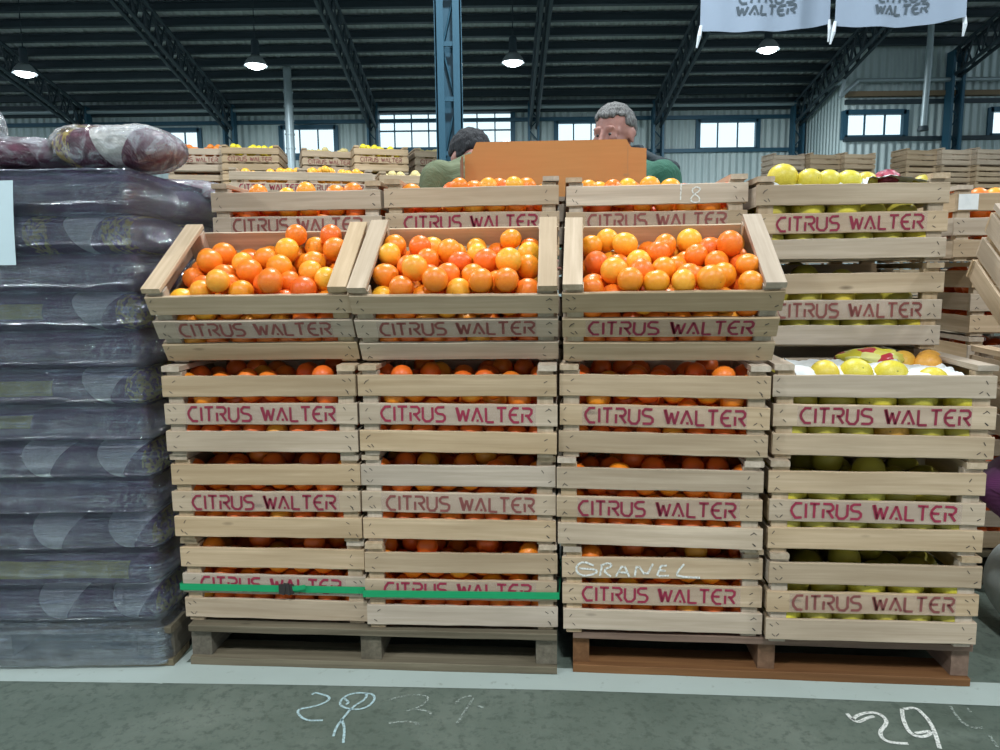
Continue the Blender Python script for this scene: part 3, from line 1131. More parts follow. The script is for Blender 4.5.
# green strap round the bottom crates of the first pallet
b = MB()
zst = PAL + .0895
cor = []
for key in ((1, 1), (2, 1)):
    x, y, yaw = FRONT[key]
    for sx in (-1, 1):
        ca, sa = math.cos(R(yaw)), math.sin(R(yaw))
        cor.append(Vector((x + sx * .2555 * ca + .006 * sa, y + sx * .2555 * sa - .006 * ca)))
bk = Vector((math.sin(R(4)), math.cos(R(4)))) * .62
a_, c_ = cor[0], cor[1]
path = cor + [cor[3] + bk + Vector((.02, 0)), cor[0] + bk - Vector((.02, 0)), cor[0]]
for p, q in zip(path, path[1:]):
    dd = (q - p).normalized(); nn = Vector((dd.y, -dd.x)) * .0008
    b.add([(p.x + nn.x, p.y + nn.y, zst), (q.x + nn.x, q.y + nn.y, zst), (q.x + nn.x, q.y + nn.y, zst + .0185), (p.x + nn.x, p.y + nn.y, zst + .0185),
           (p.x - nn.x, p.y - nn.y, zst), (q.x - nn.x, q.y - nn.y, zst), (q.x - nn.x, q.y - nn.y, zst + .0185), (p.x - nn.x, p.y - nn.y, zst + .0185)],
          [(0, 1, 2, 3), (7, 6, 5, 4), (3, 2, 6, 7), (4, 5, 1, 0)])
st = tag(b.build('packing_strap', plain('green_strap_plastic', (.01, .34, .13), .4, var=.1)), 'green plastic strap drawn round the bottom crates of two orange stacks', 'strap')
b = MB()
p = a_.lerp(c_, .575) + Vector((0, -.004))
b.box(-.020, .020, -.003, .002, -.003, .023, 0, xf((p.x, p.y, zst), (0, 0, R(-4))))
b.box(-.011, -.004, -.005, .0, -.006, .026, 0, xf((p.x, p.y, zst), (0, R(12), R(-4))))
b.box(.004, .011, -.005, .0, -.006, .026, 0, xf((p.x, p.y, zst), (0, R(-8), R(-4))))
b.build('buckle', M['staple'], st)
b = MB(); b.box(.02, .055, -.0045, -.0025, .004, .016, 0, xf((p.x, p.y, zst), (0, R(-9), R(-4))))
b.build('strap_tail', st.data.materials[0], st)

# ------------------------------------------------------------------ sack pallet wrapped in film
def sack_mat(name, stamp, white, yellow, base=((.12, .022, .105), (.21, .055, .19))):
    """purple mesh sack: threads, white panels and yellow stamps printed on it (u = along the sack)"""
    n = NT(name)
    tc = n.new('ShaderNodeTexCoord')
    sp = n.new('ShaderNodeSeparateXYZ'); n.link(tc.outputs['Object'], sp.inputs[0])
    v = n.coords((1, 1, 1))
    w = n.new('ShaderNodeTexWave', wave_type='BANDS', bands_direction='DIAGONAL'); w.inputs['Scale'].default_value = 70; w.inputs['Distortion'].default_value = 1.5
    n.link(v, w.inputs['Vector'])
    c = n.mix(n.ramp(w.outputs['Fac'], [(0, .2), (1, .8)]), base[0], base[1])
    c = n.mix(n.ramp(n.noise(v, 16, 3), [(.35, 0.), (.7, .6)]), c, (.10, .05, .10))

    def box_mask(x0, x1, z0, z1, taper=0.0):
        # soft rectangle in local x / z, narrower low down when taper > 0
        cx, hw = (x0 + x1) / 2, (x1 - x0) / 2
        dx = n.new('ShaderNodeMath', operation='SUBTRACT', i_1=cx); n.link(sp.outputs[0], dx.inputs[0])
        ab = n.new('ShaderNodeMath', operation='ABSOLUTE'); n.link(dx.outputs[0], ab.inputs[0])
        tz = n.new('ShaderNodeMath', operation='MULTIPLY_ADD', i_1=taper, i_2=hw); n.link(sp.outputs[2], tz.inputs[0])
        lt = n.new('ShaderNodeMath', operation='LESS_THAN'); n.link(ab.outputs[0], lt.inputs[0]); n.link(tz.outputs[0], lt.inputs[1])
        g1 = n.new('ShaderNodeMath', operation='GREATER_THAN', i_1=z0); n.link(sp.outputs[2], g1.inputs[0])
        g2 = n.new('ShaderNodeMath', operation='LESS_THAN', i_1=z1); n.link(sp.outputs[2], g2.inputs[0])
        a1 = n.new('ShaderNodeMath', operation='MULTIPLY'); n.link(lt.outputs[0], a1.inputs[0]); n.link(g1.outputs[0], a1.inputs[1])
        a2 = n.new('ShaderNodeMath', operation='MULTIPLY'); n.link(a1.outputs[0], a2.inputs[0]); n.link(g2.outputs[0], a2.inputs[1])
        return a2.outputs[0]
    for x0, x1, z0, z1, tp in white:
        c = n.mix(box_mask(x0, x1, z0, z1, tp), c, (.85, .85, .83))
    for x0, x1, z0, z1 in yellow:
        c = n.mix(box_mask(x0, x1, z0, z1), c, (.58, .52, .10))
    for x0, x1, z0, z1 in stamp:
        s = n.noise(n.coords((1, .4, .5)), 120, 1, .4, .8)
        mk = n.ramp(s, [(.44, 0.), (.50, 1.)])
        f = n.new('ShaderNodeMath', operation='MULTIPLY'); n.link(mk, f.inputs[0]); n.link(box_mask(x0, x1, z0, z1), f.inputs[1])
        c = n.mix(f.outputs[0], c, (.66, .50, .12))
    n.bump(w.outputs['Fac'], .12, .003)
    return n.set(c, .7)


SM_PLAIN = sack_mat('purple_net_sack', [], [], [])
SM_YEL = sack_mat('purple_net_sack_yellow_strip', [], [], [(-.40, .395, -.012, .030)])
SM_PLAINY = sack_mat('purple_net_sack_yellow_corner', [], [], [(-.30, .165, .0, .03)])
SM_PRINT = sack_mat('purple_net_sack_stamped', [(.19, .25, -.05, .05), (.385, .45, -.05, .05)], [(.30, .365, -.05, .05, .5), (-.05, .03, -.05, .05, .5)], [])
SM_PRINT2 = sack_mat('purple_net_sack_white_yellow', [(.415, .47, -.05, .05)], [(.315, .385, -.05, .05, .6), (-.12, .0, -.05, .05, .7)], [(-.34, .225, -.016, .022)])
SM_PRINT3 = sack_mat('purple_net_sack_two_white', [(.447, .49, -.05, .05)], [(.155, .225, -.05, .05, .6), (.35, .415, -.05, .05, .6)], [])


def sack_mesh(nm, seed, L, D, H, mat, nu=30, nx=46, ends=.05, fold=0.0):
    """pillow-shaped sack along X, centred"""
    b = MB()
    V, Fc = [], []
    for i in range(nx + 1):
        t = i / nx
        x = -L / 2 + L * t
        e = min(t, 1 - t) * L / ends
        k_ = min(1.0, e) if e < 1 else 1
        k_ = math.sqrt(max(0.0, 1 - (1 - k_) ** 2)) if e < 1 else 1
        k_ = max(k_, .12)
        for j in range(nu):
            a = 2 * math.pi * j / nu
            ca, sa = math.cos(a), math.sin(a)
            ex = .78
            y = D / 2 * math.copysign(abs(ca) ** ex, ca) * (.35 + .65 * k_)
            z = H / 2 * math.copysign(abs(sa) ** .80, sa) * k_
            nn = noise.noise(Vector((x * 9, y * 9, z * 18 + seed * 3.7)))
            y *= 1 + .03 * nn; z *= 1 + .05 * nn
            if fold:
                e2 = 1 + fold * (noise.noise(Vector((ca * 6, sa * 6, x * 7 + seed))) + .7 * abs(noise.noise(Vector((ca * 13 + x * 30, sa * 13, x * 22)))))
                y *= e2; z *= e2
            V.append((x, y, z))
    for i in range(nx):
        for j in range(nu):
            Fc.append((i * nu + j, i * nu + (j + 1) % nu, (i + 1) * nu + (j + 1) % nu, (i + 1) * nu + j))
    Fc.append(tuple(range(nu))[::-1]); Fc.append(tuple(nx * nu + j for j in range(nu)))
    b.add(V, Fc, 0, True)
    return b.mesh(nm, [mat])


SX0, SX1 = -1.86, -.905                   # the wrapped load
SY0, SLH = 1.895, .0985
bp = pallet('pallet', (SX0 + SX1) / 2 + .004, 1.902, -1.0, .985, 1.0, 'pallet', 'wooden pallet wrapped in film under the stack of purple onion sacks', .10)
kinds = ['print3', 'yel', 'print3', 'plain', 'print3', 'plainy', 'print2', 'plain', 'print2', 'plain', 'print', 'plain']
mats_ = {'plain': SM_PLAIN, 'yel': SM_YEL, 'plainy': SM_PLAINY, 'print': SM_PRINT, 'print2': SM_PRINT2, 'print3': SM_PRINT3}
SMESH = {k: sack_mesh('onion_sack', i, .95, .37, SLH * 1.12, m_) for i, (k, m_) in enumerate(mats_.items())}
ordn = ['lowest', 'second', 'third', 'fourth', 'fifth', 'sixth', 'seventh', 'eighth', 'ninth', 'tenth', 'eleventh', 'topmost']
for row in range(2):
    for i, k in enumerate(kinds):
        o = link('onion_sack', SMESH[k], None, ((SX0 + SX1) / 2 + rnd.uniform(-.006, .004) + .004, SY0 + .185 + row * .36 + rnd.uniform(-.004, .004), PAL + SLH * (i + .5)), (0, 0, R(rnd.uniform(-.6, .6))))
        ex = {'plain': 'plain purple net sack', 'plainy': 'purple net sack with a short yellow strip', 'print3': 'purple net sack with two white panels', 'yel': 'purple net sack with a long yellow strip', 'print': 'purple net sack with white panels and stamps', 'print2': 'purple net sack with white and yellow print'}[k]
        if row == 0:
            tag(o, '%s, %s layer of the film-wrapped stack' % (ex, ordn[i]), 'sack', 'onion sacks on the wrapped pallet')
        else:
            tag(o, '%s, %s layer, rear of the wrapped stack' % (ex, ordn[i]), 'sack', 'onion sacks on the wrapped pallet')

# stretch film: a shell following the layers
n = NT('clear_stretch_film')
v = n.coords((1.4, 1.4, 46))
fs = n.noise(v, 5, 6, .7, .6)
fb = n.noise(n.coords((4, 4, 75)), 3, 5, .7, .8)
fc = n.noise(n.coords((26, 26, 26)), 1.0, 4, .6, 1.2)
tr = n.new('ShaderNodeBsdfTransparent'); tr.inputs[0].default_value = (.90, .93, 1.0, 1)
gl = n.new('ShaderNodeBsdfGlossy'); gl.inputs['Roughness'].default_value = .13; gl.inputs[0].default_value = (.88, .94, 1, 1)
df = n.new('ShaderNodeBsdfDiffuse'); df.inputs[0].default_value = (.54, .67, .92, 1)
bm = n.new('ShaderNodeBump'); bm.inputs['Strength'].default_value = 1.0; bm.inputs['Distance'].default_value = .022
ad = n.new('ShaderNodeMath', operation='ADD'); n.link(fb, ad.inputs[0]); n.link(fc, ad.inputs[1])
n.link(ad.outputs[0], bm.inputs['Height'])
n.link(bm.outputs[0], gl.inputs['Normal']); n.link(bm.outputs[0], df.inputs['Normal'])
m1 = n.new('ShaderNodeMixShader'); n.link(n.ramp(fs, [(.46, .03), (.56, .10), (.66, .46)]), m1.inputs[0])  # milky film streaks, strengthened to paint in wrinkle highlights as diffuse colour
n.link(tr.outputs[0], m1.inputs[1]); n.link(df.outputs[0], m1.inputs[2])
fr = n.new('ShaderNodeFresnel'); fr.inputs[0].default_value = 1.5; n.link(bm.outputs[0], fr.inputs['Normal'])
mg = n.new('ShaderNodeMath', operation='MULTIPLY_ADD', i_1=1.8, i_2=.06); n.link(fr.outputs[0], mg.inputs[0])
m2 = n.new('ShaderNodeMixShader'); n.link(mg.outputs[0], m2.inputs[0])
n.link(m1.outputs[0], m2.inputs[1]); n.link(gl.outputs[0], m2.inputs[2]); n.link(m2.outputs[0], n.out.inputs[0])
M['film'] = n.mat

b = MB()
per = []                                  # plan outline (rounded rectangle), counter-clockwise from front left
X0, X1, Y0, Y1 = SX0 - .004, SX1 + .012, SY0 - .010, SY0 + .74
rc = .035


def outline(nf=90, ns=50):
    pts = []
    for i in range(nf + 1):
        pts.append((X0 + rc + (X1 - X0 - 2 * rc) * i / nf, Y0, 0, -1))
    for i in range(1, 7):
        a = -math.pi / 2 + math.pi / 2 * i / 7
        pts.append((X1 - rc + rc * math.cos(a), Y0 + rc + rc * math.sin(a), math.cos(a), math.sin(a)))
    for i in range(ns + 1):
        pts.append((X1, Y0 + rc + (Y1 - Y0 - 2 * rc) * i / ns, 1, 0))
    for i in range(1, 7):
        a = math.pi / 2 * i / 7
        pts.append((X1 - rc + rc * math.cos(a), Y1 - rc + rc * math.sin(a), math.cos(a), math.sin(a)))
    for i in range(nf + 1):
        pts.append((X1 - rc - (X1 - X0 - 2 * rc) * i / nf, Y1, 0, 1))
    for i in range(ns + 1):
        pts.append((X0, Y1 - rc - (Y1 - Y0 - 2 * rc) * i / ns, -1, 0))
    return pts


OUT = outline()
ztop = PAL + SLH * 12 + .010
zs = [.012 + i * .0042 for i in range(int((ztop - .012) / .0042) + 1)]
nO = len(OUT)
V, Fc = [], []
for z in zs:
    lay = (z - PAL) / SLH
    ph = lay - math.floor(lay)
    inn = -.034 * abs(2 * ph - 1) ** 2.3 if z > PAL else .004 * (1 - z / PAL)
    for k_, (x, y, nx_, ny_) in enumerate(OUT):
        o = inn + .003 * noise.noise(Vector((x * 4, y * 4, z * 45))) + .002 * noise.noise(Vector((x * 20, y * 20, z * 22)))
        o += .0022 * noise.noise(Vector((x * 5 + z * 9, y * 5, z * 150))) * (.4 + .6 * noise.noise(Vector((x * 3, y * 3, z * 12 + 5))))
        kc = max(0, 1 - abs(math.hypot(x - X1, y - Y0) - .03) / .16)
        o += .005 * kc * abs(noise.noise(Vector((x * 45 + z * 20, y * 45, z * 50))))
        V.append((x + nx_ * o, y + ny_ * o, z))
nz_ = len(zs)
for j in range(nz_ - 1):
    for i in range(nO):
        Fc.append((j * nO + i, j * nO + (i + 1) % nO, (j + 1) * nO + (i + 1) % nO, (j + 1) * nO + i))
# closed, crinkled top
base = (nz_ - 1) * nO
rings = 6
for q in range(1, rings + 1):
    s = 1 - q / rings * .98
    for k_, (x, y, nx_, ny_) in enumerate(OUT):
        cx, cy = (X0 + X1) / 2, (Y0 + Y1) / 2
        xx, yy = cx + (x - cx) * s, cy + (y - cy) * s
        V.append((xx, yy, ztop + .012 * (1 - (1 - q / rings) ** 3) + .006 * noise.noise(Vector((xx * 14, yy * 14, 2)))))
    for i in range(nO):
        a0, a1 = base + (q - 1) * nO, base + q * nO
        Fc.append((a0 + i, a0 + (i + 1) % nO, a1 + (i + 1) % nO, a1 + i))
b.add(V, Fc, 0, True)
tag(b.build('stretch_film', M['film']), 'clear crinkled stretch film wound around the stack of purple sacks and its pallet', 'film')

# white paper sheet stuck to the film
a_, c_ = at(-30, 181, SY0 - .018), at(22, 265, SY0 - .018)
b = MB()
V = []
for j in range(9):
    for i in range(7):
        u, w_ = i / 6, j / 8
        V.append((a_.x + (c_.x - a_.x) * u - .012 * (1 - w_) * u, SY0 - .016 - .006 * u * u - .003 * math.sin(w_ * 3), c_.z + (a_.z - c_.z) * w_))
nV = len(V); V += [(x, y + .0006, z) for x, y, z in V]
Fc = [(j * 7 + i, j * 7 + i + 1, j * 7 + i + 8, j * 7 + i + 7) for j in range(8) for i in range(6)]
b.add(V, Fc + [tuple(nV + q for q in reversed(f)) for f in Fc], 0, True)
tag(b.build('paper_sheet', plain('pale_cyan_paper', (.60, .74, .80), .7, var=.03)), 'blank pale paper sheet stuck on the wrapped stack of sacks', 'paper')

# loose wrapped sacks lying on top
n = NT('thin_plastic_wrap')
tr = n.new('ShaderNodeBsdfTransparent'); gl = n.new('ShaderNodeBsdfGlossy'); df = n.new('ShaderNodeBsdfDiffuse')
gl.inputs['Roughness'].default_value = .2; df.inputs[0].default_value = (.66, .70, .76, 1)
bm = n.new('ShaderNodeBump'); bm.inputs['Strength'].default_value = 1; bm.inputs['Distance'].default_value = .015
n.link(n.noise(n.coords((18, 18, 18)), 1.5, 4, .6, 1.4), bm.inputs['Height']); n.link(bm.outputs[0], gl.inputs['Normal'])
m1 = n.new('ShaderNodeMixShader'); n.link(n.ramp(n.noise(n.coords((10, 10, 10)), 1.5, 4, .6, 1.0), [(.45, .04), (.62, .42)]), m1.inputs[0])
n.link(tr.outputs[0], m1.inputs[1]); n.link(df.outputs[0], m1.inputs[2])
fr = n.new('ShaderNodeFresnel'); fr.inputs[0].default_value = 1.5; n.link(bm.outputs[0], fr.inputs['Normal'])
m2 = n.new('ShaderNodeMixShader'); n.link(fr.outputs[0], m2.inputs[0]); n.link(m1.outputs[0], m2.inputs[1]); n.link(gl.outputs[0], m2.inputs[2]); n.link(m2.outputs[0], n.out.inputs[0])
M['wrap'] = n.mat
VIV = ((.13, .014, .05), (.23, .035, .095))
SM_LOOSE = sack_mat('vivid_purple_printed_sack', [(-.145, -.075, -.06, .06)], [(-.01, .07, -.06, .06, .5)], [], VIV)
SM_LOOSE2 = sack_mat('vivid_purple_sack', [], [], [], VIV)


def loose_sack(loc, rot, L, D, H, mat, label, seed):
    t = tag(empty('onion_sack', loc, rot), label, 'sack')
    link('net_bag', sack_mesh('net_bag', seed, L, D, H, mat, ends=.10), t, (0, 0, H / 2))
    link('plastic_wrap', sack_mesh('plastic_wrap', seed + .3, L * 1.05, D * 1.05, H * 1.06, M['wrap'], 48, 80, ends=.09, fold=.09), t, (0, 0, H / 2))
    return t


zt = ztop + .010
p = at(121, 167, 2.04)
loose_sack((p.x, 2.04, zt + .001), (0, R(.5), R(-4)), .31, .20, .108, SM_LOOSE, 'loose purple onion sack with yellow stamp and white panel, on the wrapped stack', 1)
p = at(18, 167, 2.05)
loose_sack((p.x, 2.05, zt + .001), (0, R(1), R(6)), .30, .22, .083, SM_LOOSE2, 'loose dark purple onion sack with crinkled wrap at the top of the wrapped stack', 2)
p = at(205, 186, 2.60)
loose_sack((-1.05, 2.50, zt - .055), (0, R(3), R(-8)), .36, .20, .085, SM_LOOSE2, 'purple sack end showing behind the top of the wrapped stack', 3)
# plastic bag end sticking up at the edge
p = at(-6, 166, 2.02)
b = MB()
V, Fc = [], []
for i in range(17):
    t_ = i / 16
    for j in range(20):
        a = 2 * math.pi * j / 20
        rr_ = .045 + .02 * math.sin(t_ * 3.2) - .03 * t_ + .012 * noise.noise(Vector((a * 2, t_ * 4, 3)))
        V.append((p.x + rr_ * math.cos(a) * 1.0 + .02 * t_, 1.985 + rr_ * .6 * math.sin(a), zt - .0 + .185 * t_))
for i in range(16):
    for j in range(20):
        Fc.append((i * 20 + j, i * 20 + (j + 1) % 20, (i + 1) * 20 + (j + 1) % 20, (i + 1) * 20 + j))
b.add(V, Fc, 0, True)
tag(b.build('plastic_bag', M['wrap']), 'crumpled clear plastic bag end standing up on the wrapped stack', 'bag')

# ------------------------------------------------------------------ neighbours at the right edge
x, y, yaw, tl = 1.508, 1.80, -8.0, 33.0
t, top = crate((x, y, .832), (R(tl), 0, R(yaw)), 'wooden crate tipped forward at the right edge, seen from its end', None)
t, top = crate((1.56, 1.80, .582), (0, 0, R(yaw)), 'wooden crate under the tipped crate at the right edge', None)
lumpy('onion_sack', xf((1.585, 1.95, .43)), (0, 0, 0), (.27, .17, .140), 6, SM_PLAIN, 'dark purple sack below the crates at the right edge', 'sack')
n = NT('white_woven_sack'); v = n.coords((1, 1, 1)); M['wsack'] = n.set(n.ramp(n.noise(v, 25, 3), [(.3, (.42, .47, .45)), (.7, (.56, .60, .58))]), .6)
b = MB()
me = sack_mesh('white_sack', 9, .52, .40, .28, M['wsack'], ends=.12)
o = link('white_sack', me, None, (1.645, 1.95, .142), (0, 0, R(-5)))
tag(o, 'white woven sack standing on the floor at the right edge', 'sack')
# stack beyond, right of the yellow citrus
for l_ in range(5):
    dx = -.075 if l_ == 4 else rnd.uniform(-.01, .01)
    t, top = crate((1.745 + dx, 2.36, PAL + l_ * .236), (0, 0, R(-3)), 'wooden crate %s in the stack right of the rear citrus crates' % ['at the bottom', 'second up', 'third up', 'fourth up', 'topmost and shifted,'][l_], 'crates of the stack beyond the citrus', letter=False)
    T = t.matrix_basis.copy()
    if l_ < 4:
        for q, rr in zip(*PACK[l_ % 3]):
            if q[2] + rr < .232:
                pile_ball(T, q, rr, 0)
    if l_ == 4:
        b = MB(); b.add([(-.245, -.0022, .004), (-.185, -.0022, .004), (-.185, -.0022, .052), (-.245, -.0022, .052)], [(0, 1, 2, 3)])
        o = b.build('paper_tag', M['paper'], top)
        for q, rr in zip(*PACK[1]):
            if q[2] + rr < .229 and (q[1] < .06 or q[2] > .14):
                pile_ball(T, q, rr, 1)
        for xx in (-.14, -.09, -.05, .0):
            pile_ball(T, (xx, .08, .20), .032, 1 + (xx > -.1))
pallet('pallet', 1.72, 2.35, -3, .985, .5, 'pallet', 'grey wooden pallet under the stack right of the rear citrus crates')

# ------------------------------------------------------------------ far stacks of crates
def far_mesh(nm, seed, body=True):
    b = MB()
    rr = random.Random(seed)
    for z in ZS:
        b.board(W, SH, .01, .001, 4, 0, M=xf((0, 0, z)), seed=seed + 1)
        b.board(W, SH, .01, .001, 4, 0, M=xf((0, DEP, z), (0, 0, R(180))), seed=seed + 2)
        for s in (-1, 1):
            b.box(s * .245 - .006, s * .245 + .006, .01, DEP - .01, z, z + SH)
    for s in (-1, 1):
        for yy in (.01, DEP - .035):
            b.box(s * .22 - .02, s * .22 + .02, yy, yy + .025, .004, .219)
        b.box(s * .226 - .023, s * .226 + .023, 0, DEP, .2185, .2325)
    b.box(-.235, .235, .01, DEP - .01, .002, .010)
    return b.mesh(nm, [M['crate_x']])


FARM = [far_mesh('wooden_crate', 100 + i) for i in range(3)]
FARL = [letter_mesh(70 + i, band=False, wd=.0065) for i in range(2)]
FARF = MB()


def far_stack(x, y, yaw, n_, letters, lab, fruits=True, deep=2):
    c_, s_ = math.cos(R(yaw)), math.sin(R(yaw))
    for dpt in range(deep):
        for l_ in range(n_):
            px_, py_ = x - s_ * dpt * .305, y + c_ * dpt * .305
            lvl = 'topmost crate' if l_ == n_ - 1 else ('second crate from the top' if l_ == n_ - 2 else 'crate lower down')
            o = link('wooden_crate', rnd.choice(FARM), None, (px_, py_, PAL + l_ * .2335), (0, 0, R(yaw + rnd.uniform(-.8, .8))))
            tag(o, '%s %s, %s' % ('pale' if dpt == 0 else 'rear', lvl, lab), 'crate', 'crates of ' + lab)
            if letters and dpt == 0 and l_ >= n_ - 3:
                link('lettering', FARL[(l_ + int(x * 7)) % 2], o, (0, 0, ZS[1]))
            if fruits and l_ >= n_ - 2:
                T = xf((px_, py_, PAL + l_ * .2335), (0, 0, R(yaw)))
                for k_ in range(26):
                    q = (rnd.uniform(-.19, .19), rnd.uniform(.05, .25), .175 + rnd.uniform(-.02, .035) + (.02 if l_ == n_ - 1 else 0))
                    FARF.ball((0, 0, 0), 1, 8, 6, fruits - 1, M=T @ Matrix.Translation(q) @ Matrix.Scale(.033, 4))
    b = MB()
    for k_ in range(3):
        b.box(-.25, .25, k_ * .12 + .0, k_ * .12 + .09, .095, PAL)
        b.box(-.25 + k_ * .22, -.19 + k_ * .22, 0, .33, .0, .095)
    o = b.build('pallet', M['pallet_x']); o.location = (x, y, 0); o.rotation_euler = (0, 0, R(yaw))
    tag(o, 'low wooden pallet under ' + lab, 'pallet')


def far_at(px, py, Y, n_):
    p = at(px, py, Y)
    return p.x, Y


for px, Y, yaw, n_, fr_, lab in (
        (197, 7.0, 8, 9, 1, 'the far stack touching the loose sack'),
        (251, 7.0, 8, 9, 3, 'the far stack with yellow fruit heaped on top'),
        (330, 7.25, 17, 9, 4, 'the far stack right of the hanging duct'),
        (382, 7.15, 17, 9, 3, 'the far stack under the large grid window'),
        (441, 7.35, 17, 9, 4, 'the far stack behind the olive jacket'),
        (268, 5.1, 10, 7, 2, 'the middle-distance stack with orange fruit'),
        (335, 5.2, 14, 7, 2, 'the middle-distance stack with few golden fruit'),
        (415, 5.4, 14, 7, 4, 'the middle-distance stack beside the olive jacket')):
    p = at(px, 170, Y)
    far_stack(p.x, Y, yaw, n_, True, lab, fr_, 2 if Y > 6 else 1)
for px, Y, yaw, lab in ((789, 11, 12, 'the distant stack just behind the red net bag side'), (826, 11, 12, 'the distant middle stack of three'), (860, 11, 12, 'the distant end stack of three'),
                        (922, 10.7, 12, 'the distant stack under the pale window'), (957, 10.7, 12, 'the distant stack below the lattice column'), (992, 10.7, 12, 'the distant stack at the right edge')):
    p = at(px, 165, Y)
    far_stack(p.x, Y, yaw, 11, False, lab, 0, 1)
tag(FARF.build('distant_fruit', [NT('far_orange').set((.82, .25, .03), .4), NT('far_gold').set((.90, .42, .03), .4), NT('far_yellow').set((.85, .70, .03), .4), NT('far_mix').set((.60, .50, .22), .5)]), 'yellow and orange fruit filling the far crates', 'fruit', kind='stuff')

# third row of crates behind the two front rows
for c_, (x, y, yaw, ztop) in BACK.items():
    ca, sa = math.cos(R(yaw)), math.sin(R(yaw))
    x2, y2 = x - sa * .326 - (.02 if c_ > 2 else 0), y + ca * .326
    for l_ in range(5):
        o = link('wooden_crate', FARM[(l_ + c_) % 3], None, (x2, y2, PAL + l_ * (.2440 if c_ == 4 else .2335)), (0, 0, R(yaw)))
        tag(o, 'wooden crate in the third row behind %s' % STACK[c_], 'crate', 'third-row crates behind ' + STACK[c_])
        T = o.matrix_basis.copy()
        for q, rr in zip(*GP):
            if q[2] + rr < .237:
                pile_ball(T, q, rr, 4 if c_ == 4 else 0)
# ------------------------------------------------------------------ carton on the rear crates
n = NT('orange_brown_cardboard')
v = n.coords((1, 1, 1))
c = n.mix(n.noise(n.coords((2, 2, 30)), 3, 3), (.44, .20, .06), (.52, .25, .08))
M['card'] = n.set(c, .75)
M['card_edge'] = plain('cardboard_edge', (.40, .22, .09), .8)
YC = 2.535
q0, q1, q2 = at(465, 178, YC), at(646, 180, YC), at(470, 143, YC)
cw = q1.x - q0.x
zb = PAL + 5 * .2335 + .0010
zh = at(555, 140.5, YC).z - zb
ct = tag(empty('cardboard_carton', ((q0.x + q1.x) / 2, YC, zb), (0, R(-.3), R(-1))), 'open orange-brown cardboard carton standing on the rear orange crates', 'carton')


def panel(b, pts, y0, y1):
    nP = len(pts)
    V = [(u, y0, w_) for u, w_ in pts] + [(u, y1, w_) for u, w_ in pts]
    b.add(V, [tuple(range(nP)), tuple(nP + i for i in reversed(range(nP)))])
    for i in range(nP):
        k_ = (i + 1) % nP
        b.add([V[i], V[i + nP], V[k_ + nP], V[k_]], [(0, 1, 2, 3)], 1)


b = MB(); h = cw / 2
panel(b, [(-h, 0), (h, 0), (h, zh - .030), (h - .05, zh - .026), (h - .066, zh), (-h + .040, zh), (-h + .022, zh - .036), (-h, zh - .040)], 0, .006)
b.box(h - .062, h - .0595, -.0006, .001, .0, zh - .02, 1)
b.box(h - .075, h - .055, -.001, .0, zh * .36, zh * .40, 1)
b.build('front_panel', [M['card'], M['card_edge']], ct)
b = MB(); panel(b, [(-h, 0), (h, 0), (h, zh - .05), (-h, zh - .05)], .20, .206)
b.build('back_panel', [M['card'], M['card_edge']], ct)
for s in (-1, 1):
    b = MB(); b.box(s * (h - .003) - .003, s * (h - .003) + .003, .006, .20, 0, zh - .045)
    b.build('side_panel', [M['card']], ct)
b = MB(); b.box(-h, h, .006, .2, 0, .005)
b.build('bottom_panel', [M['card']], ct)
b = MB(); b.box(-h - .010, -h - .004, -.002, .12, .0, zh - .050, 0, xf((0, 0, 0), (0, 0, R(6))))
b.build('folded_flap', [plain('dark_cardboard', (.22, .11, .06), .8)], ct)

# ------------------------------------------------------------------ banners
def banner(px0, px1, py, Y, drop, yoff, label, seed, tx0, tx1, zl):
    a_, c_ = at(px0, py[0], Y), at(px1, py[1], Y)
    wd, hh = c_.x - a_.x, 1.0
    t = tag(empty('banner', (a_.x, Y, 0)), label, 'banner')
    nx, nz = 36, 24
    dy = lambda x, z: .02 * math.sin(x * 9 + seed) * (1 - z) + .012 * math.sin(x * 21 + seed * 2)
    sag = lambda x: -.03 * math.sin(math.pi * x / wd) * (-1)
    zz = lambda x, z: (a_.z + (c_.z - a_.z) * x / wd) + hh * z - .035 * math.sin(math.pi * x / wd) * (1 - z)
    V = [(wd * i / nx, dy(wd * i / nx, j / nz), zz(wd * i / nx, j / nz)) for j in range(nz + 1) for i in range(nx + 1)]
    nV = len(V); V += [(x, y + .003, z) for x, y, z in V]
    Fc = []
    for j in range(nz):
        for i in range(nx):
            q = j * (nx + 1) + i
            f = (q, q + 1, q + nx + 2, q + nx + 1)
            Fc += [f, tuple(nV + k_ for k_ in reversed(f))]
    b = MB(); b.add(V, Fc, 0, True)
    b.build('cloth', plain('white_banner_cloth', (.25, .315, .41), .8, var=.04, scale=3), t)
    b = MB()
    pl = lambda u, v_: (u, dy(u, v_) - .004, zz(u, v_))
    lettering(b, tx0 * wd, tx1 * wd, zl + .083, zl + .147, .0165, pl, text='CITRUS', gap=.32, slant=.1)
    lettering(b, (tx0 - .02) * wd, (tx1 + .01) * wd, zl, zl + .064, .0165, pl, text='WALTER', gap=.22, slant=.1)
    # the small crest above the words, out of the photograph's edge, is left plain
    b.build('lettering', plain('dark_slate_print', (.06, .085, .11), .8), t)
    for s in (0, 1):
        b = MB()
        x = wd * s
        P = [(x, 0, zz(x, 0) + .03), (x - .015 + .02 * s, -.01, zz(x, 0) - .05), (x - .03 + .03 * s, 0, zz(x, 0) - .13)]
        b.tube(P[0], P[1], .012, .016, n=8); b.tube(P[1], P[2], .016, .007, n=8)
        b.build('tie_cord', plain('white_cord', (.62, .68, .74), .8), t)
        b = MB(); b.tube((x, 0, zz(x, 1)), (x, 0, roofz(Y) - .3), .008, n=6)
        b.build('hanging_cord', M['dark_steel'], t)


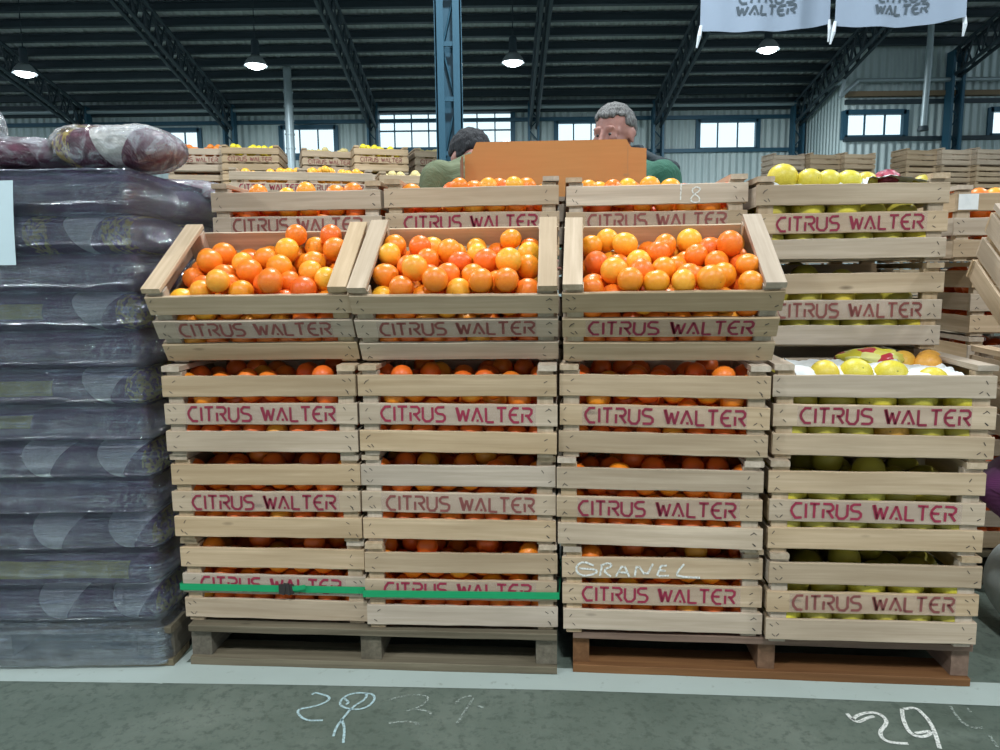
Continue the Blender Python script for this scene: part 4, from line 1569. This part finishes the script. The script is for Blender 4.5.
banner(701, 829, (30, 24), 6.0, 1, 0, 'white cloth banner with dark company lettering hanging directly above a glowing lamp', 1.0, .29, .72, .115)
banner(835, 964, (26, 18), 5.9, 1, 0, 'white cloth banner with dark company lettering hanging beside the first, over the far right crates', 2.2, .31, .71, .085)

# ------------------------------------------------------------------ people
def swept(b, chain, mat=0, step=.35):
    """overlapping balls along a chain of (point, radius)"""
    for (p, r0), (q, r1) in zip(chain, chain[1:]):
        p, q = Vector(p), Vector(q)
        nst = max(1, int((q - p).length / (min(r0, r1) * step)))
        for i in range(nst + 1):
            t_ = i / nst
            b.ball(p.lerp(q, t_), r0 + (r1 - r0) * t_, 14, 10, mat)


def remeshed(b, name, mat, parent, vox, sm=4):
    o = b.build(name, mat)
    m = o.modifiers.new('r', 'REMESH'); m.mode = 'VOXEL'; m.voxel_size = vox; m.use_smooth_shade = True
    s = o.modifiers.new('s', 'SMOOTH'); s.iterations = sm; s.factor = .5
    dg = bpy.context.evaluated_depsgraph_get()
    me = bpy.data.meshes.new_from_object(o.evaluated_get(dg))
    o.modifiers.clear()
    o.data = me
    me.materials.clear(); me.materials.append(mat)
    me.polygons.foreach_set('use_smooth', [True] * len(me.polygons))
    if parent is not None:
        o.parent = parent
    return o


n = NT('skin'); v = n.coords((1, 1, 1))
M['skin'] = n.set(n.ramp(n.noise(v, 20, 3), [(.35, (.32, .15, .125)), (.65, (.42, .21, .17))]), .5)
n = NT('grey_hair'); w = n.noise(n.coords((60, 60, 14)), 3, 4); M['hair_grey'] = n.set(n.ramp(w, [(.35, (.06, .06, .062)), (.65, (.21, .215, .215))]), .6); n.bump(w, .8, .01)
n = NT('dark_hair'); w = n.noise(n.coords((60, 60, 14)), 3, 4); M['hair_dark'] = n.set(n.ramp(w, [(.35, (.006, .007, .011)), (.65, (.022, .025, .032))]), .8); n.bump(w, .8, .01)


def cloth(name, c1, c2, sc=9):
    n = NT(name); v = n.coords((1, 1, 1)); f = n.noise(v, sc, 4, .6, .5)
    n.bump(f, .6, .03)
    return n.set(n.ramp(f, [(.3, c1), (.7, c2)]), .85)


M['green_jacket'] = cloth('dark_green_jacket', (.018, .095, .062), (.035, .15, .10))
M['navy'] = cloth('dark_navy_yoke', (.012, .022, .03), (.02, .035, .045))
M['olive'] = cloth('olive_jacket', (.085, .11, .055), (.15, .18, .10))
M['trousers'] = cloth('dark_trousers', (.02, .025, .035), (.035, .04, .055))
M['shoe'] = plain('black_shoe', (.02, .02, .02), .5)


def person(loc, face, H, nod, hair, jacket, label, yoke=False, hunch=0.0, hood=False, drop=0.0):
    """standing figure facing local -Y, then turned by `face` (radians)"""
    t = empty('person', (loc[0], loc[1], 0), (0, 0, face))
    tag(t, label, 'person')
    k = H / 1.76
    S = lambda x, y, z: Vector((x * k, y * k, z * k))
    fw = hunch
    hc = S(0, -.045 - fw, 1.635 - drop)        # head centre
    Mh = Matrix.Translation(hc) @ Matrix.Rotation(nod, 4, 'X')
    hd = lambda x, y, z: Mh @ (Vector((x, y, z)) * k)
    b = MB()
    def hb(c, r, s):
        b.ball((0, 0, 0), 1, 22, 14, M=Mh @ Matrix.Translation(Vector(c) * k) @ Matrix.Diagonal((r * s[0] * k, r * s[1] * k, r * s[2] * k, 1)))
    hb((0, .012, .028), .098, (.80, 1.0, .95))      # cranium
    hb((0, -.030, -.035), .072, (.86, .90, 1.12))   # face
    hb((0, -.052, -.088), .036, (1.15, .95, .75))   # chin
    for s in (-1, 1):
        hb((s * .042, -.045, -.070), .034, (.7, 1, .8))     # jaw
        hb((s * .036, -.078, -.020), .022, (1, .6, .8))     # cheekbone
        hb((s * .028, -.086, .022), .022, (1.1, .5, .42))   # brow
        hb((s * .078, .012, -.012), .030, (.22, .62, 1.0))  # ear
        hb((s * .084, .022, .004), .016, (.35, .8, 1.0))
    for i in range(6):
        q = i / 5
        hb((0, -.090 - .020 * q, .012 - .046 * q), .0095 + .0045 * q, (1, 1, 1))  # nose
    for s in (-1, 1):
        hb((s * .010, -.100, -.036), .009, (1, 1, .8))
    for s in (-1, 1):
        hb((s * .029, -.0815, .008), .0125, (1.1, .8, .6))   # upper lid
        hb((s * .050, -.060, .010), .020, (.6, .8, .8))
    hb((0, -.094, -.060), .019, (1.1, .45, .28)); hb((0, -.092, -.070), .018, (1.0, .5, .34))  # lips
    neck = [(S(0, .02 - fw * .4, 1.44), .068 * k), (S(0, -.012 - fw * .9, 1.55 - drop * .9), .058 * k)]
    swept(b, neck)
    swept(b, [(S(0, .01, .98), .13 * k), (S(0, .0, 1.12), .125 * k), (S(0, .01 - fw * .3, 1.33), .13 * k), (S(0, .02 - fw * .4, 1.42), .09 * k)])
    armL = []
    for s in (-1, 1):
        sh, el, wr = S(s * .185, .01 - fw * .3, 1.375), S(s * .24, -.02 - fw * .2, 1.12), S(s * .17, -.22 - fw * .2, 1.02)
        armL.append((sh, el, wr))
        swept(b, [(sh, .050 * k), (el, .042 * k), (wr, .029 * k)])
        pm = wr + S(-s * .02, -.07, -.015)
        swept(b, [(wr, .028 * k), (pm, .034 * k)])
        for q in range(4):                              # four fingers of different length, curled
            base = pm + S((q - 1.5) * .019 * s, -.022, .002)
            ln = (.032, .038, .036, .028)[q]
            m1_ = base + S(0, -ln, -.008); m2_ = m1_ + S(0, -ln * .5, -ln * .7)
            swept(b, [(base, .0095 * k), (m1_, .0088 * k), (m2_, .0078 * k)])
        th = wr + S(-s * .035, -.035, -.004)
        swept(b, [(wr + S(-s * .02, -.02, 0), .014 * k), (th + S(-s * .012, -.02, -.004), .011 * k), (th + S(-s * .014, -.05, -.012), .009 * k)])
        hip, kn, an = S(s * .095, .01, .93), S(s * .105, -.005, .50), S(s * .11, .025, .09)
        swept(b, [(hip, .092 * k), (kn, .058 * k), (an, .038 * k)])
        swept(b, [(S(s * .11, .045, .045), .036 * k), (S(s * .125, -.13, .032), .028 * k)])
    body = remeshed(b, 'body', M['skin'], t, .0065)
    for s in (-1, 1):                                   # eyes
        b = MB(); b.ball((0, 0, 0), 1, 12, 8, M=Mh @ Matrix.Translation(Vector((s * .029, -.0815, -.002)) * k) @ Matrix.Scale(.0080 * k, 4))
        b.ball((0, 0, 0), 1, 10, 6, 1, M=Mh @ Matrix.Translation(Vector((s * .029, -.0865, -.004)) * k) @ Matrix.Scale(.0062 * k, 4))
        b.build('eye', [M['wall_white'], M['staple']], t)
    b = MB()
    rr = random.Random(3)
    for q in range(620):                                # hair: many small locks over the skull
        u, w_ = rr.uniform(-math.pi, math.pi), rr.uniform(-.35, 1)
        cx = math.sqrt(max(0, 1 - w_ * w_))
        x, y, z = cx * math.sin(u), -cx * math.cos(u), w_
        if y < -.35 and z < .38: continue
        if y < .22 and z < -.02: continue
        if z < -.3 and y < .3: continue
        r_ = rr.uniform(.008, .014)
        c = (x * .077, .012 + y * .098, .032 + z * .094)
        b.ball((0, 0, 0), 1, 8, 6, M=Mh @ Matrix.Translation(Vector(c) * k) @ Matrix.Diagonal((r_ * k, r_ * 1.15 * k, r_ * .95 * k, 1)))
    remeshed(b, 'hair', hair, t, .006, 2)
    b = MB()                                            # jacket
    swept(b, [(S(0, .01, .90), .165 * k), (S(0, .005, 1.10), .165 * k), (S(0, .015 - fw * .3, 1.30), .165 * k)], step=.25)
    swept(b, [(S(-.15, .015 - fw * .35, 1.36), .075 * k), (S(0, .02 - fw * .4, 1.42), .085 * k), (S(.15, .015 - fw * .35, 1.36), .075 * k)])
    for s in (-1, 1):
        for zz_ in (.92, 1.08, 1.24, 1.33):
            swept(b, [(S(0, .01 - fw * .25, zz_), .15 * k), (S(s * .095, .01 - fw * .25, zz_), .125 * k)])
    for sh, el, wr in armL:
        swept(b, [(sh + Vector((0, 0, -.005)), .080 * k), (el, .066 * k), (wr + (el - wr) * .12, .048 * k)])
    remeshed(b, 'jacket', jacket, t, .010, 4)
    b = MB()                                            # collar ring or hood
    if hood:
        for i in range(26):
            a = 2 * math.pi * i / 26
            b.ball(S(.105 * math.sin(a), .035 - fw * .55 + .085 * math.cos(a) * 1.05, 1.385 + .045 * math.cos(a)), .050 * k, 12, 8)
        for q in range(8):
            b.ball(S((q - 3.5) * .024, .14 - fw * .4, 1.37 - .004 * abs(q - 3.5)), .045 * k, 12, 8)
        remeshed(b, 'hood', jacket, t, .009, 4)
    else:
        for i in range(30):
            a = 2 * math.pi * i / 30
            for up in (0, .022):
                b.ball(S(.076 * math.sin(a), .008 - fw * .5 + .080 * math.cos(a), 1.478 + up + .020 * math.cos(a)), .017 * k, 10, 8)
        remeshed(b, 'collar', M['navy'], t, .008, 3)
    if yoke:
        b = MB()
        for s in (-1, 1):
            swept(b, [(S(s * .055, .012, 1.492), .030 * k), (S(s * .13, .012, 1.448), .030 * k), (S(s * .215, .012, 1.405), .040 * k)])
            swept(b, [(S(s * .115, -.110, 1.38), .035 * k), (S(s * .13, -.135, 1.24), .035 * k), (S(s * .13, -.145, 1.0), .035 * k)])
        remeshed(b, 'shoulder_yoke', M['navy'], t, .009, 3)
    b = MB()
    swept(b, [(S(0, .01, .95), .14 * k), (S(0, .01, .88), .14 * k)])
    for s in (-1, 1):
        swept(b, [(S(s * .095, .01, .90), .108 * k), (S(s * .105, -.005, .50), .078 * k), (S(s * .11, .025, .10), .062 * k)])
    remeshed(b, 'trousers', M['trousers'], t, .012, 3)
    for s in (-1, 1):
        b = MB(); swept(b, [(S(s * .11, .055, .052), .046 * k), (S(s * .115, -.03, .046), .045 * k), (S(s * .125, -.145, .036), .036 * k)])
        remeshed(b, 'shoe', M['shoe'], t, .009, 2)
    return t


pm = at(624, 125, 3.5)
person((pm.x, 3.5), R(-38), 1.85, R(3), M['hair_grey'], M['green_jacket'], 'grey-haired man in a dark green jacket looking down behind the cardboard carton', yoke=True, hunch=.04, drop=.08)
pw = at(485, 150, 3.1)
person((pw.x, 3.1), R(206), 1.80, R(20), M['hair_dark'], M['olive'], 'dark-haired person in an olive hooded jacket bending behind the cardboard carton', hunch=.10, hood=True, drop=.17)

tag(PILE.build('packed_fruit', PO), 'oranges and yellow citrus packed deeper inside the crates', 'fruit', kind='stuff')

for o in COL.objects:
    if o.get('label') and len(o['label'].split()) > 16:
        print('LONG', o.name, o['label'])
